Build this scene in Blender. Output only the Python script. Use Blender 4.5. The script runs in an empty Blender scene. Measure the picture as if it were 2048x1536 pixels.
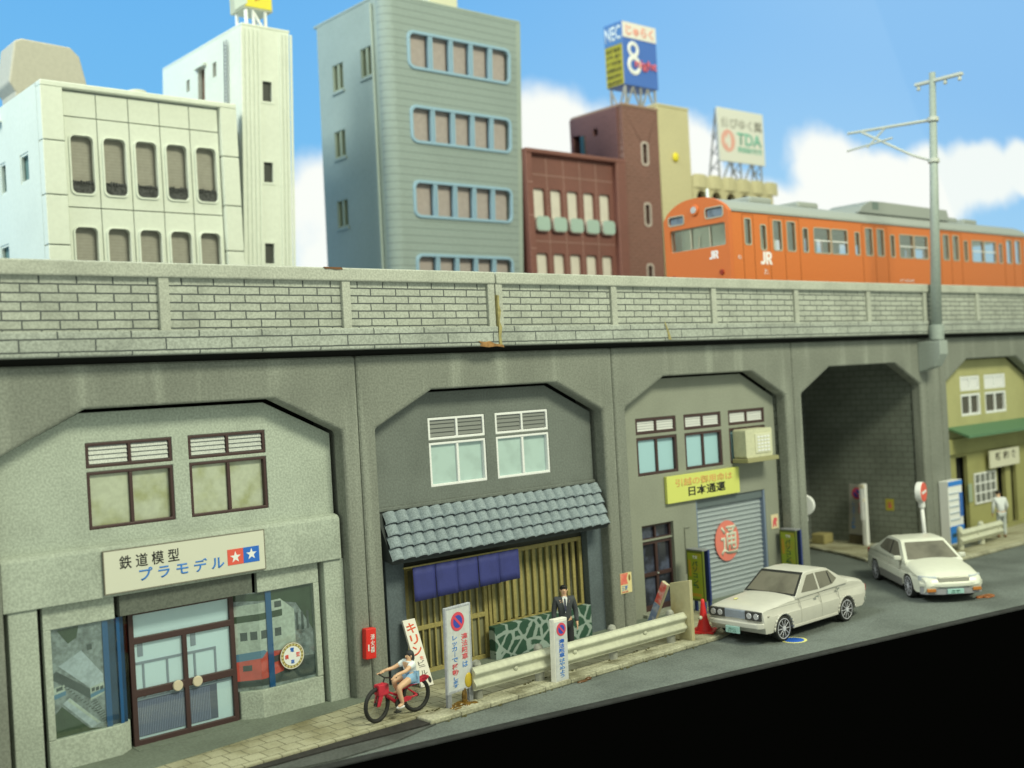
import bpy, bmesh, math, random
from mathutils import Vector, Matrix, geometry
random.seed(7)
PI = math.pi
SC = bpy.context.scene
COL = SC.collection

# ------------------------------------------------------------------ camera
cam_d = bpy.data.cameras.new('camera')
cam = bpy.data.objects.new('camera', cam_d); COL.objects.link(cam)
YAW, PITCH, ROLL = .7117, .0004, -.0566
fw = Vector((math.sin(YAW)*math.cos(PITCH), math.cos(YAW)*math.cos(PITCH), math.sin(PITCH)))
rt0 = Vector((math.cos(YAW), -math.sin(YAW), 0)); up0 = rt0.cross(fw)
rt = math.cos(ROLL)*rt0 + math.sin(ROLL)*up0
up = -math.sin(ROLL)*rt0 + math.cos(ROLL)*up0
CAM = Vector((-9.0648, -19.7147, 6.2015))
mw = Matrix.Identity(4)
for i in range(3):
    mw[i][0] = rt[i]; mw[i][1] = up[i]; mw[i][2] = -fw[i]; mw[i][3] = CAM[i]
cam.matrix_world = mw
cam_d.sensor_width = 36; cam_d.lens = 39.94
cam_d.clip_start = .1; cam_d.clip_end = 600
cam_d.dof.use_dof = True; cam_d.dof.focus_distance = 23.6; cam_d.dof.aperture_fstop = .27
SC.camera = cam
SC.view_settings.view_transform = 'Standard'; SC.view_settings.look = 'None'
SC.view_settings.exposure = 0; SC.view_settings.gamma = 1
try: SC.cycles.use_denoising = True
except Exception: pass

# ------------------------------------------------------------------ world and lamps
W = bpy.data.worlds.new('World'); SC.world = W; W.use_nodes = True
bg = W.node_tree.nodes['Background']; bg.inputs[0].default_value = (.88, 1, .78, 1); bg.inputs[1].default_value = .56

def area(name, loc, target, sx, sy, power, color, spread=180):
    d = bpy.data.lights.new(name, 'AREA'); d.shape = 'RECTANGLE'; d.size = sx; d.size_y = sy
    d.energy = power; d.color = color; d.spread = math.radians(spread)
    o = bpy.data.objects.new(name, d); COL.objects.link(o); o.location = loc
    o.rotation_euler = (Vector(target)-Vector(loc)).to_track_quat('-Z', 'Y').to_euler()
    return o
area('ceiling_lamp', (15, -36, 40), (15, 2, 5), 20, 10, 22000, (.98, 1, .69))
area('left_fill_light', (-30, 9, 50), (14, 14, 13), 18, 18, 30000, (.92, 1, .86))  # added fill lamp out of view, brightens the left faces of the buildings

# ------------------------------------------------------------------ helpers
def lin(r, g, b):
    f = lambda c: (c/255/12.92) if c/255 <= .04045 else ((c/255+.055)/1.055)**2.4
    return (f(r), f(g), f(b))
TINT = (.90, .93, .68)
def alb(r, g, b):
    l = lin(r, g, b); return tuple(min(.9, l[i]/TINT[i]) for i in range(3))

MATS = {}
def mat(name, rgb, rough=.6, speck=0, scale=40, stain=0, stain_scale=.7, stain_col=None, streak=0,
        bump=0, metal=0, spec=.5, lines=None, brick=None):
    """procedural paint: base colour, fine grain, soft stains, vertical streaks, optional grooves or courses"""
    if name in MATS: return MATS[name]
    m = bpy.data.materials.new(name); m.use_nodes = True
    nt = m.node_tree; N = nt.nodes; L = nt.links
    b = N['Principled BSDF']; b.inputs['Roughness'].default_value = rough; b.inputs['Metallic'].default_value = metal
    b.inputs['Specular IOR Level'].default_value = spec
    tc = N.new('ShaderNodeTexCoord'); cur = None
    def mixc(kind, fac, a, c2):
        x = N.new('ShaderNodeMix'); x.data_type = 'RGBA'; x.blend_type = kind
        if isinstance(fac, (int, float)): x.inputs[0].default_value = fac
        else: L.new(fac, x.inputs[0])
        for s, v in ((6, a), (7, c2)):
            if isinstance(v, tuple): x.inputs[s].default_value = (*v, 1)
            else: L.new(v, x.inputs[s])
        return x.outputs[2]
    def ramp(src, a, c):
        r = N.new('ShaderNodeMapRange'); r.inputs[1].default_value = a; r.inputs[2].default_value = c
        r.interpolation_type = 'SMOOTHSTEP'; L.new(src, r.inputs[0]); return r.outputs[0]
    def noise(sc, det=3, vec=None):
        n = N.new('ShaderNodeTexNoise'); n.inputs['Scale'].default_value = sc; n.inputs['Detail'].default_value = det
        L.new(vec if vec is not None else tc.outputs['Object'], n.inputs['Vector']); return n.outputs['Fac']
    cur = tuple(rgb); hgt = None
    if stain:
        cur = mixc('MIX', ramp(noise(stain_scale, 5), .42, .72), cur, stain_col or tuple(c*(1-stain) for c in rgb))
    if streak:
        mp = N.new('ShaderNodeMapping'); mp.inputs['Scale'].default_value = (1.6, 1.6, .16)
        L.new(tc.outputs['Object'], mp.inputs['Vector'])
        st = ramp(noise(1.0, 4, mp.outputs[0]), .5, .75)
        x = N.new('ShaderNodeMath'); x.operation = 'MULTIPLY'; L.new(st, x.inputs[0]); x.inputs[1].default_value = streak
        cur = mixc('MIX', x.outputs[0], cur, tuple(min(.9, c*1.55) for c in rgb))
    if speck:
        n = noise(scale, 2)
        cur = mixc('MULTIPLY', 1.0, cur, mixc('MIX', ramp(n, .3, .7), tuple([1-speck]*3), tuple([1+speck]*3)))
        hgt = n
    sep = None
    if lines or brick:
        sep = N.new('ShaderNodeSeparateXYZ'); L.new(tc.outputs['Object'], sep.inputs[0])
    if lines:   # horizontal grooves: (pitch, width, colour multiplier)
        p, w, k = lines
        q = N.new('ShaderNodeMath'); q.operation = 'PINGPONG'; L.new(sep.outputs[2], q.inputs[0]); q.inputs[1].default_value = p/2
        g = ramp(q.outputs[0], w*.35, w)
        cur = mixc('MIX', g, mixc('MULTIPLY', 1.0, cur, (k, k, k)), cur); hgt = g
    if brick:   # (width, height, mortar, colour, axis)
        bw, bh, bm_, mc, ax = brick
        cb = N.new('ShaderNodeCombineXYZ')
        L.new(sep.outputs[1 if ax in ('y', 'yx') else 0], cb.inputs[0]); L.new(sep.outputs[1 if ax == 'xy' else 2], cb.inputs[1])
        wob = N.new('ShaderNodeVectorMath'); wob.operation = 'MULTIPLY_ADD'
        nz = N.new('ShaderNodeTexNoise'); nz.inputs['Scale'].default_value = 6; L.new(tc.outputs['Object'], nz.inputs['Vector'])
        L.new(nz.outputs['Color'], wob.inputs[0]); wob.inputs[1].default_value = (.035, .018, 0); L.new(cb.outputs[0], wob.inputs[2])
        bt = N.new('ShaderNodeTexBrick'); L.new(wob.outputs[0], bt.inputs['Vector'])
        bt.inputs['Scale'].default_value = 1; bt.inputs['Brick Width'].default_value = bw; bt.inputs['Row Height'].default_value = bh
        bt.inputs['Mortar Size'].default_value = bm_; bt.inputs['Mortar Smooth'].default_value = .3; bt.inputs['Bias'].default_value = 0
        bt.inputs['Color1'].default_value = (.94, .94, .94, 1); bt.inputs['Color2'].default_value = (1.04, 1.04, 1.04, 1)
        cur2 = mixc('MULTIPLY', 1.0, cur, bt.outputs['Color'])
        cur = mixc('MIX', bt.outputs['Fac'], cur2, tuple(mc))
        iv = N.new('ShaderNodeMath'); iv.operation = 'SUBTRACT'; iv.inputs[0].default_value = 1; L.new(bt.outputs['Fac'], iv.inputs[1]); hgt = iv.outputs[0]
    if isinstance(cur, tuple): b.inputs['Base Color'].default_value = (*cur, 1)
    else: L.new(cur, b.inputs['Base Color'])
    if bump and hgt is not None:
        bp = N.new('ShaderNodeBump'); bp.inputs['Strength'].default_value = bump; bp.inputs['Distance'].default_value = .03
        L.new(hgt, bp.inputs['Height']); L.new(bp.outputs[0], b.inputs['Normal'])
    MATS[name] = m; return m

def glass(name, tint=(.8, .9, .88), mixv=.22, rough=.05):
    if name in MATS: return MATS[name]
    m = bpy.data.materials.new(name); m.use_nodes = True; nt = m.node_tree; N = nt.nodes; L = nt.links
    N.remove(N['Principled BSDF']); out = N['Material Output']
    t = N.new('ShaderNodeBsdfTransparent'); t.inputs[0].default_value = (*tint, 1)
    g = N.new('ShaderNodeBsdfGlossy'); g.inputs['Roughness'].default_value = rough; g.inputs[0].default_value = (.9, .95, .95, 1)
    x = N.new('ShaderNodeMixShader'); x.inputs[0].default_value = mixv
    L.new(t.outputs[0], x.inputs[1]); L.new(g.outputs[0], x.inputs[2]); L.new(x.outputs[0], out.inputs[0])
    MATS[name] = m; return m

class MB:
    """collects shapes, builds ONE mesh object"""
    def __init__(s): s.v = []; s.f = []
    def add(s, vs, fs):
        o = len(s.v); s.v += [tuple(v) for v in vs]; s.f += [tuple(i+o for i in f) for f in fs]; return s
    def box(s, x0, x1, y0, y1, z0, z1):
        return s.add([(x0,y0,z0),(x1,y0,z0),(x1,y1,z0),(x0,y1,z0),(x0,y0,z1),(x1,y0,z1),(x1,y1,z1),(x0,y1,z1)],
                     [(0,3,2,1),(4,5,6,7),(0,1,5,4),(1,2,6,5),(2,3,7,6),(3,0,4,7)])
    def plate(s, outer, holes=(), d0=0, d1=.1, axis='y'):
        """flat outline with holes, extruded along an axis"""
        loops = [list(outer)]+[list(h) for h in holes]
        flat = [p for l in loops for p in l]; n = len(flat)
        tri = geometry.tessellate_polygon([[Vector((p[0], p[1], 0)) for p in l] for l in loops])
        P = {'y': lambda u, w, d: (u, d, w), 'x': lambda u, w, d: (d, u, w), 'z': lambda u, w, d: (u, w, d)}[axis]
        vs = [P(p[0], p[1], d0) for p in flat]+[P(p[0], p[1], d1) for p in flat]
        fs = [tuple(t) for t in tri]+[tuple(i+n for i in t)[::-1] for t in tri]
        o = 0
        for l in loops:
            k = len(l)
            for i in range(k):
                a, b = o+i, o+(i+1) % k; fs.append((a, b, b+n, a+n))
            o += k
        return s.add(vs, fs)
    def cyl(s, p0, p1, r0, r1=None, n=16):
        r1 = r0 if r1 is None else r1
        p0, p1 = Vector(p0), Vector(p1); d = (p1-p0).normalized()
        a = d.orthogonal().normalized(); b = d.cross(a)
        vs = []
        for p, r in ((p0, r0), (p1, r1)):
            for i in range(n):
                t = 2*PI*i/n; vs.append(p+(a*math.cos(t)+b*math.sin(t))*r)
        fs = [(i, (i+1) % n, n+(i+1) % n, n+i) for i in range(n)]
        fs += [tuple(range(n))[::-1], tuple(range(n, 2*n))]
        return s.add(vs, fs)
    def tube(s, pts, r, n=8):
        for a, b in zip(pts, pts[1:]): s.cyl(a, b, r, r, n)
        return s
    def torus(s, c, R, r, axis='y', n=32, k=10, sx=1):
        vs, fs = [], []
        for i in range(n):
            t = 2*PI*i/n
            for j in range(k):
                u = 2*PI*j/k; q = R+r*math.cos(u); w = r*math.sin(u)*sx
                x, z = q*math.cos(t), q*math.sin(t)
                p = {'y': (x, w, z), 'z': (x, z, w), 'x': (w, x, z)}[axis]
                vs.append((c[0]+p[0], c[1]+p[1], c[2]+p[2]))
        for i in range(n):
            for j in range(k):
                fs.append((i*k+j, ((i+1) % n)*k+j, ((i+1) % n)*k+(j+1) % k, i*k+(j+1) % k))
        return s.add(vs, fs)
    def lathe(s, prof, c=(0, 0, 0), n=24):
        vs, fs = [], []
        for r, z in prof:
            for i in range(n):
                t = 2*PI*i/n; vs.append((c[0]+r*math.cos(t), c[1]+r*math.sin(t), c[2]+z))
        for q in range(len(prof)-1):
            for i in range(n):
                fs.append((q*n+i, q*n+(i+1) % n, (q+1)*n+(i+1) % n, (q+1)*n+i))
        fs += [tuple(range(n))[::-1], tuple(range((len(prof)-1)*n, len(prof)*n))]
        return s.add(vs, fs)
    def ell(s, c, rx, ry, rz, n=16, k=10):
        vs = [(c[0], c[1], c[2]+rz)]; fs = []
        for q in range(1, k):
            ph = PI*q/k
            for i in range(n):
                t = 2*PI*i/n; vs.append((c[0]+rx*math.sin(ph)*math.cos(t), c[1]+ry*math.sin(ph)*math.sin(t), c[2]+rz*math.cos(ph)))
        vs.append((c[0], c[1], c[2]-rz)); e = len(vs)-1
        for i in range(n):
            fs.append((0, 1+i, 1+(i+1) % n)); fs.append((e, 1+(k-2)*n+(i+1) % n, 1+(k-2)*n+i))
        for q in range(k-2):
            for i in range(n):
                a = 1+q*n; fs.append((a+i, a+n+i, a+n+(i+1) % n, a+(i+1) % n))
        return s.add(vs, fs)
    def xf(s, fn): s.v = [tuple(fn(*v)) for v in s.v]; return s
    def build(s, name, m, parent=None, bevel=0, smooth=False, seg=2, loc=None, rot=None):
        me = bpy.data.meshes.new(name); bm = bmesh.new()
        bv = [bm.verts.new(v) for v in s.v]
        for f in s.f:
            if len(set(f)) < 3: continue
            try: bm.faces.new([bv[i] for i in f])
            except ValueError: pass
        bmesh.ops.recalc_face_normals(bm, faces=bm.faces)
        bm.to_mesh(me); bm.free()
        me.materials.append(m)
        if smooth:
            for p in me.polygons: p.use_smooth = True
        o = bpy.data.objects.new(name, me); COL.objects.link(o)
        if parent is not None: o.parent = parent
        if loc is not None: o.location = loc
        if rot is not None: o.rotation_euler = rot
        if bevel:
            b = o.modifiers.new('bevel', 'BEVEL'); b.width = bevel; b.segments = seg; b.limit_method = 'ANGLE'; b.angle_limit = math.radians(35)
            b.harden_normals = False
        return o

def tag(o, label, cat, group=None, kind=None):
    if label: o['label'] = label
    if cat: o['category'] = cat
    if group: o['group'] = group
    if kind: o['kind'] = kind
    return o
def thing(name, label, cat, loc=(0, 0, 0), rz=0, group=None, rot=None):
    o = bpy.data.objects.new(name, None); COL.objects.link(o); o.empty_display_size = .2
    o.location = loc; o.rotation_euler = rot if rot else (0, 0, rz)
    return tag(o, label, cat, group)
def struct(o): o['kind'] = 'structure'; return o

def rr(x0, x1, z0, z1, r, n=4):
    pts = []
    for cx, cz, a in ((x1-r, z0+r, -PI/2), (x1-r, z1-r, 0), (x0+r, z1-r, PI/2), (x0+r, z0+r, PI)):
        for i in range(n+1):
            t = a+PI/2*i/n; pts.append((cx+r*math.cos(t), cz+r*math.sin(t)))
    return pts
def rc(x0, x1, z0, z1): return [(x0, z0), (x1, z0), (x1, z1), (x0, z1)]
def circ(cx, cz, r, n=28, rz=None):
    rz = r if rz is None else rz
    return [(cx+r*math.cos(2*PI*i/n), cz+rz*math.sin(2*PI*i/n)) for i in range(n)]
def star(cx, cz, R, n=5):
    return [(cx+(R if i % 2 == 0 else R*.4)*math.sin(PI*i/n), cz+(R if i % 2 == 0 else R*.4)*math.cos(PI*i/n)) for i in range(2*n)]

def letters(body, x0, x1, z0, z1, m, parent, y=0, bold=.012, name='lettering', face='y', thick=.003, space=1.0, keep=False):
    """mesh lettering fitted into a rectangle of a vertical face: 'y' looks to -Y, 'x' looks to -X"""
    cu = bpy.data.curves.new('letters', 'FONT'); cu.body = body; cu.align_x = 'CENTER'; cu.size = 1
    cu.offset = min(bold, .022); cu.resolution_u = 3; cu.space_line = space
    t = bpy.data.objects.new('letters', cu); COL.objects.link(t)
    dg = bpy.context.evaluated_depsgraph_get(); dg.update()
    me = bpy.data.meshes.new_from_object(t.evaluated_get(dg), depsgraph=dg)
    bpy.data.objects.remove(t); bpy.data.curves.remove(cu)
    xs = [v.co.x for v in me.vertices]; ys = [v.co.y for v in me.vertices]
    if not xs: return None
    bx, by = min(xs), min(ys); w = max(xs)-bx or 1; h = max(ys)-by or 1
    sx, sz = (x1-x0)/w, (z1-z0)/h
    bm = bmesh.new(); bm.from_mesh(me)
    for v in bm.verts:
        u, q = x0+(v.co.x-bx)*sx, z0+(v.co.y-by)*sz
        v.co = (u, y, q) if face == 'y' else (y, -u, q)
    e = bmesh.ops.extrude_face_region(bm, geom=list(bm.faces))
    dv = Vector((0, -thick, 0)) if face == 'y' else Vector((-thick, 0, 0))
    bmesh.ops.translate(bm, verts=[g for g in e['geom'] if isinstance(g, bmesh.types.BMVert)], vec=dv)
    bmesh.ops.recalc_face_normals(bm, faces=bm.faces)
    bm.to_mesh(me); bm.free(); me.name = name
    me.materials.clear(); me.materials.append(m)
    o = bpy.data.objects.new(name, me); COL.objects.link(o); o.parent = parent
    return o

# ------------------------------------------------------------------ shared materials
m_conc = mat('concrete', alb(123,128,106), .85, speck=.15, scale=22, stain=.16, stain_scale=.6, streak=.8, bump=.3)
m_para = mat('parapet_blocks', alb(168,174,146), .85, speck=.14, scale=24, stain=.2, stain_scale=1.4, bump=.5, brick=(.63, .1545, .016, (.10, .11, .115), 'x'))
m_para2 = mat('parapet_base_blocks', alb(160,167,142), .85, speck=.18, scale=24, stain=.22, stain_scale=1.2, bump=.5, brick=(1.27, .2175, .016, (.10, .11, .115), 'x'))
m_cope = mat('coping_concrete', alb(172,177,148), .85, speck=.14, scale=24, stain=.16, stain_scale=1.5, bump=.2)
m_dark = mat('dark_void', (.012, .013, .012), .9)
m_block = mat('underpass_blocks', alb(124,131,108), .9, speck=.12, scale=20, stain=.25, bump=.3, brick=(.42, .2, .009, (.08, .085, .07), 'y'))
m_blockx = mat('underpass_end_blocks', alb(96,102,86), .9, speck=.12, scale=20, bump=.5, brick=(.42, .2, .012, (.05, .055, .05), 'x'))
m_brown = mat('brown_frame', alb(66,46,40), .5, speck=.1, scale=30)
m_whitef = mat('white_frame', alb(226,229,205), .45, speck=.05, scale=30)
m_silver = mat('silver_paint', alb(164,171,150), .4, speck=.25, scale=50)
m_white = mat('white_paint', alb(228,231,206), .4)
m_black = mat('black_ink', (.016, .016, .018), .6)
m_red = mat('red_ink', alb(222,66,48), .6)
m_blue = mat('blue_ink', alb(36,104,178), .6)
m_glass = glass('shop_glass', (.95, .98, .97), .05)
m_yellow = mat('yellow_ink', alb(222,214,60), .6)

# ================================================================== SETTING
EDGE = lambda x: -2.72-.1915*x      # front edge of the layout board
def poly_sheet(name, pts, z, th, m, bevel=0):
    return struct(MB().plate(pts, (), z-th, z, 'z').build(name, m, bevel=bevel))
m_road = mat('asphalt', alb(97,105,90), .85, speck=.2, scale=26, stain=.35, stain_scale=.5, bump=.35)
m_board = mat('board_black', (.0015, .0015, .0015), 1, spec=0)
m_lip = mat('board_lip', alb(34,36,32), .9, speck=.3, scale=8, stain=.5, stain_scale=2)
m_tile = mat('paving_tile', alb(166,165,124), .85, speck=.10, scale=20, stain=.35, stain_scale=.8, stain_col=alb(122,118,78), bump=.5,
             brick=(.36, .36, .012, (.16, .15, .10), 'xy'))
m_kerb = mat('kerb_stone', alb(164,164,126), .85, speck=.2, scale=20, stain=.45, stain_scale=1.3, stain_col=alb(112,110,78), bump=.3)
m_apron = mat('shop_apron', alb(112,122,98), .85, speck=.12, scale=20, stain=.2, bump=.2)
m_gut = mat('tarred_kerb_face', alb(44,43,36), .8, speck=.25, scale=14, stain=.4, stain_scale=2)

poly_sheet('road', [(-14, EDGE(-14)+.22), (46, EDGE(46)+.22), (46, 5.2), (-14, 5.2)], -.09, .05, m_road)
lip = MB().plate([(-14, EDGE(-14)-.01), (46, EDGE(46)-.01), (46, EDGE(46)+.219), (-14, EDGE(-14)+.219)], (), -.135, -.088, 'z')
struct(lip.build('road_edge', m_lip, bevel=.02))
struct(MB().plate([(-14, EDGE(-14)), (46, EDGE(46)), (46, 19.4), (-14, 19.4)], (), -6.0, -.145, 'z').build('base_board', m_board))
# pavement beside the shops; it sinks to the road where the garage drive begins
pav = [(-14, 5.1), (-14, -.9), (-6, -1.35), (-3.0, -1.95), (3.35, -1.95), (3.36, -1.93), (11.5, -1.93), (12.5, -1.85), (13.2, -1.45), (13.6, -.8), (13.8, -.1), (18.9, -.06), (18.9, 5.1)]
poly_sheet('pavement', pav, 0, .088, m_tile)
poly_sheet('gutter', [(-6, -1.40), (-3.0, -1.97), (-2.6, -2.05), (1.5, -2.22), (3.2, -2.40), (3.39, -2.38), (3.39, -1.955), (-3.0, -1.955), (-6, -1.36)], -.035, .065, m_gut)
poly_sheet('gutter_edge', [(-2.4, EDGE(-2.4)+.225), (1.2, EDGE(1.2)+.225), (2.3, -2.72), (3.5, -2.42), (3.1, -2.405), (1.5, -2.226), (-2.0, -2.08)], -.06, .04, mat('worn_edge', alb(76,80,68), .85, speck=.2, scale=20, stain=.35, stain_scale=1.5))
k = MB(); x = 3.4
while x < 11.7:
    x2 = min(x+.73, 11.9); k.box(x+.002, x2-.002, -2.39, -1.94, -.088, .010); x += .73
struct(k.build('kerb', m_kerb, bevel=.022, seg=2))
rampk = MB().add([(11.92,-2.39,-.088),(11.92,-1.94,-.088),(13.0,-1.6,-.088),(12.9,-2.1,-.088),(11.92,-2.36,.0),(11.92,-1.94,.008),(13.0,-1.6,-.075),(12.9,-2.08,-.08)],
                 [(0,3,2,1),(4,5,6,7),(0,1,5,4),(1,2,6,5),(2,3,7,6),(3,0,4,7)])
struct(rampk.build('kerb_ramp', m_kerb, bevel=.03))
poly_sheet('shop_apron', [(-14, 1.5), (-14, -.9), (-6, -1.25), (-.3, -.69), (5, -.05), (18.6, .0), (18.6, 1.5)], .012, .05, m_apron)
pav2 = [(24.95, 5.1), (23.85, 2.03), (23.0, .45), (22.72, -.4), (22.95, -1.05), (23.6, -1.55), (24.9, -1.72), (28.2, -1.85), (46, -2.3), (46, 5.1)]
poly_sheet('corner_pavement', pav2, 0, .088, m_tile)
k2 = MB()
kl = pav2[:9]
for i in range(len(kl)-1):
    a, b = Vector((*kl[i], 0)), Vector((*kl[i+1], 0)); n = int(max(1, round((b-a).length/.8))); d = (b-a).normalized()
    nrm = Vector((d.y, -d.x, 0))
    if nrm.dot(Vector((20, -3, 0))-a) < 0: nrm = -nrm
    for j in range(n):
        p, q = a+(b-a)*(j/n)+d*.01, a+(b-a)*((j+1)/n)-d*.01
        P = [p, q, q+nrm*.17, p+nrm*.17]
        k2.add([(v.x, v.y, -.088) for v in P]+[(v.x, v.y, .01) for v in P], [(0,3,2,1),(4,5,6,7),(0,1,5,4),(1,2,6,5),(2,3,7,6),(3,0,4,7)])
struct(k2.build('corner_kerb', m_kerb, bevel=.03))

# table and black felt under the board
m_wood = mat('table_wood', alb(150,118,62), .5, stain=.5, stain_scale=1.5, speck=.1, scale=6)
wv = Vector((24.142-2.7, -3.583-22.3, 0)).normalized(); wn_ = Vector((wv.y, -wv.x, 0))
if wn_.dot(Vector((-1, -1, 0))) < 0: wn_ = -wn_
wa, wb_ = Vector((2.7, 22.3, 0))-wv*9, Vector((24.142, -3.583, 0))+wv*16
struct(MB().plate([tuple(p[:2]) for p in (wa-wn_*1.0, wb_-wn_*1.0, wb_+wn_*1.6, wa+wn_*1.6)], (), -6.3, -6.06, 'z').build('tabletop', m_wood))
struct(MB().plate([(2.7-7.6, 22.3+9.2), (2.7, 22.3), (24.142, -3.583), (40, -22.7), (70, 0), (70, 39), (0, 39)], (), -6.055, -6.01, 'z').build('felt_mat', m_board))

# printed sky backdrop board; the print is made to glow instead of being lamp lit
def sky_material():
    m = bpy.data.materials.new('glowing_sky_print'); m.use_nodes = True; nt = m.node_tree; N = nt.nodes; L = nt.links
    b = N['Principled BSDF']; b.inputs['Roughness'].default_value = .9; b.inputs['Specular IOR Level'].default_value = 0
    b.inputs['Base Color'].default_value = (0, 0, 0, 1); b.inputs['Emission Strength'].default_value = 1
    tc = N.new('ShaderNodeTexCoord')
    nz = N.new('ShaderNodeTexNoise'); nz.inputs['Scale'].default_value = .16; nz.inputs['Detail'].default_value = 6; nz.inputs['Roughness'].default_value = .55
    L.new(tc.outputs['Object'], nz.inputs['Vector'])
    ad = N.new('ShaderNodeVectorMath'); ad.operation = 'MULTIPLY_ADD'; L.new(nz.outputs['Color'], ad.inputs[0])
    ad.inputs[1].default_value = (5.5, 0, 3.4); L.new(tc.outputs['Object'], ad.inputs[2])
    def blob(cx, cz, rx, rz):
        s = N.new('ShaderNodeVectorMath'); s.operation = 'SUBTRACT'; L.new(ad.outputs[0], s.inputs[0]); s.inputs[1].default_value = (cx+2.75, 0, cz+1.7)
        d = N.new('ShaderNodeVectorMath'); d.operation = 'MULTIPLY'; L.new(s.outputs[0], d.inputs[0]); d.inputs[1].default_value = (1/rx, 0, 1/rz)
        l = N.new('ShaderNodeVectorMath'); l.operation = 'LENGTH'; L.new(d.outputs[0], l.inputs[0])
        r = N.new('ShaderNodeMapRange'); r.interpolation_type = 'SMOOTHSTEP'; r.inputs[1].default_value = 1.12; r.inputs[2].default_value = .72
        L.new(l.outputs['Value'], r.inputs[0]); return r.outputs[0]
    cur = None
    for c in SKY_BLOBS:
        o = blob(*c)
        if cur is None: cur = o
        else:
            x = N.new('ShaderNodeMath'); x.operation = 'MAXIMUM'; L.new(cur, x.inputs[0]); L.new(o, x.inputs[1]); cur = x.outputs[0]
    sp = N.new('ShaderNodeSeparateXYZ'); L.new(tc.outputs['Object'], sp.inputs[0])
    def rng(src, a, c):
        r = N.new('ShaderNodeMapRange'); r.inputs[1].default_value = a; r.inputs[2].default_value = c; r.interpolation_type = 'SMOOTHSTEP'; L.new(src, r.inputs[0]); return r.outputs[0]
    def mix(f, a, c):
        x = N.new('ShaderNodeMix'); x.data_type = 'RGBA'
        L.new(f, x.inputs[0])
        for s, v in ((6, a), (7, c)):
            if isinstance(v, tuple): x.inputs[s].default_value = (*v, 1)
            else: L.new(v, x.inputs[s])
        return x.outputs[2]
    deep = mix(rng(sp.outputs[0], 5, 60), lin(102, 178, 240), lin(146, 198, 243))
    light = mix(rng(sp.outputs[0], 8, 50), lin(120, 192, 242), lin(166, 214, 246))
    blue = mix(rng(sp.outputs[2], 12, 27), light, deep)
    # soft blue bellies inside the clouds of the print
    n2 = N.new('ShaderNodeTexNoise'); n2.inputs['Scale'].default_value = .22; n2.inputs['Detail'].default_value = 4; L.new(tc.outputs['Object'], n2.inputs['Vector'])
    cl = mix(rng(n2.outputs['Fac'], .40, .60), lin(206, 232, 246), (.96, 1.0, .95))
    cl = mix(rng(sp.outputs[2], 10.5, 15.0), cl, (.97, 1.0, .95))
    full = mix(cur, blue, cl)
    crease_x = N.new('ShaderNodeMath'); crease_x.operation = 'MULTIPLY_ADD'; L.new(sp.outputs[2], crease_x.inputs[0]); crease_x.inputs[1].default_value = CREASE_STREAK[0]; L.new(sp.outputs[0], crease_x.inputs[2])
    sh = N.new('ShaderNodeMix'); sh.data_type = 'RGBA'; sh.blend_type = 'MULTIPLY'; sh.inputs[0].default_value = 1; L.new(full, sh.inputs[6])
    L.new(mix(rng(crease_x.outputs[0], CREASE_STREAK[1], CREASE_STREAK[1]+.5), (1, 1, 1), (.93, .965, .985)), sh.inputs[7])
    L.new(sh.outputs[2], b.inputs['Emission Color'])
    return m
CREASE_STREAK = (.634, 77.0)  # light streak at a paper crease, painted in as a step of tone
SKY_BLOBS = [(16.2, 12.4, 4.2, 3.7), (13.2, 11.8, 3, 3.2), (28.8, 17.2, 4.2, 3.6), (32.5, 17.0, 5, 3.4), (38.6, 17.2, 3.2, 3.0), (44.5, 14.8, 6.5, 2.6),
             (52.5, 17.6, 5.2, 3.6), (58.5, 17.4, 6, 3.2), (64.5, 18.2, 6, 3.0), (71.5, 19.4, 6, 3.0), (78, 20.3, 5, 2.4), (51, 15.6, 5, 2.4), (86, 20, 8, 3)]
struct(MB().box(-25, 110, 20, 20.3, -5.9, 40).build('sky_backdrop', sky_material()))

# ================================================================== VIADUCT
AY = .42                                   # recess of the shop fronts behind the arch face
HW, BW, H1, H2, TOP = 3.344, 1.825, 5.44, 6.19, 6.97
via = thing('railway_viaduct', 'long grey concrete railway viaduct with chamfered arches and a block parapet', 'viaduct', (11, 0, 0))
VX = -11
bays = [(-7.5, 3.75, 3.75), (0, 3.75, 3.75), (7.5, 3.75, 3.75), (15, 3.75, 3.74), (22.48, 3.74, 3.75), (30.88, 3.75, 3.75), (38.6, 3.97, 3.75)]
for c, wl, wr in bays:
    g = .003
    o = [(c-wl+g, -.08), (c-HW, -.08), (c-HW, H1), (c-BW, H2), (c+BW, H2), (c+HW, H1), (c+HW, -.08), (c+wr-g, -.08), (c+wr-g, TOP), (c-wl+g, TOP)]
    o = [(x+VX, z) for x, z in o]
    MB().plate(o, (), 0, AY-.02, 'y').build('arch_bay', m_conc, via, bevel=.075, seg=3)
MB().box(26.236+VX, 27.124+VX, .005, AY-.02, -.08, TOP).build('pier', m_conc, via, bevel=.075, seg=3)
for a, b in ((-11.2, -10.9), (-4.1, -3.4), (3.4, 4.1), (10.9, 11.6), (27.45, 27.5), (34.25, 35.2)):
    MB().box(a+VX, b+VX, AY-.019, 4.6, -.08, TOP).build('pier_core', m_conc, via)
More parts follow.
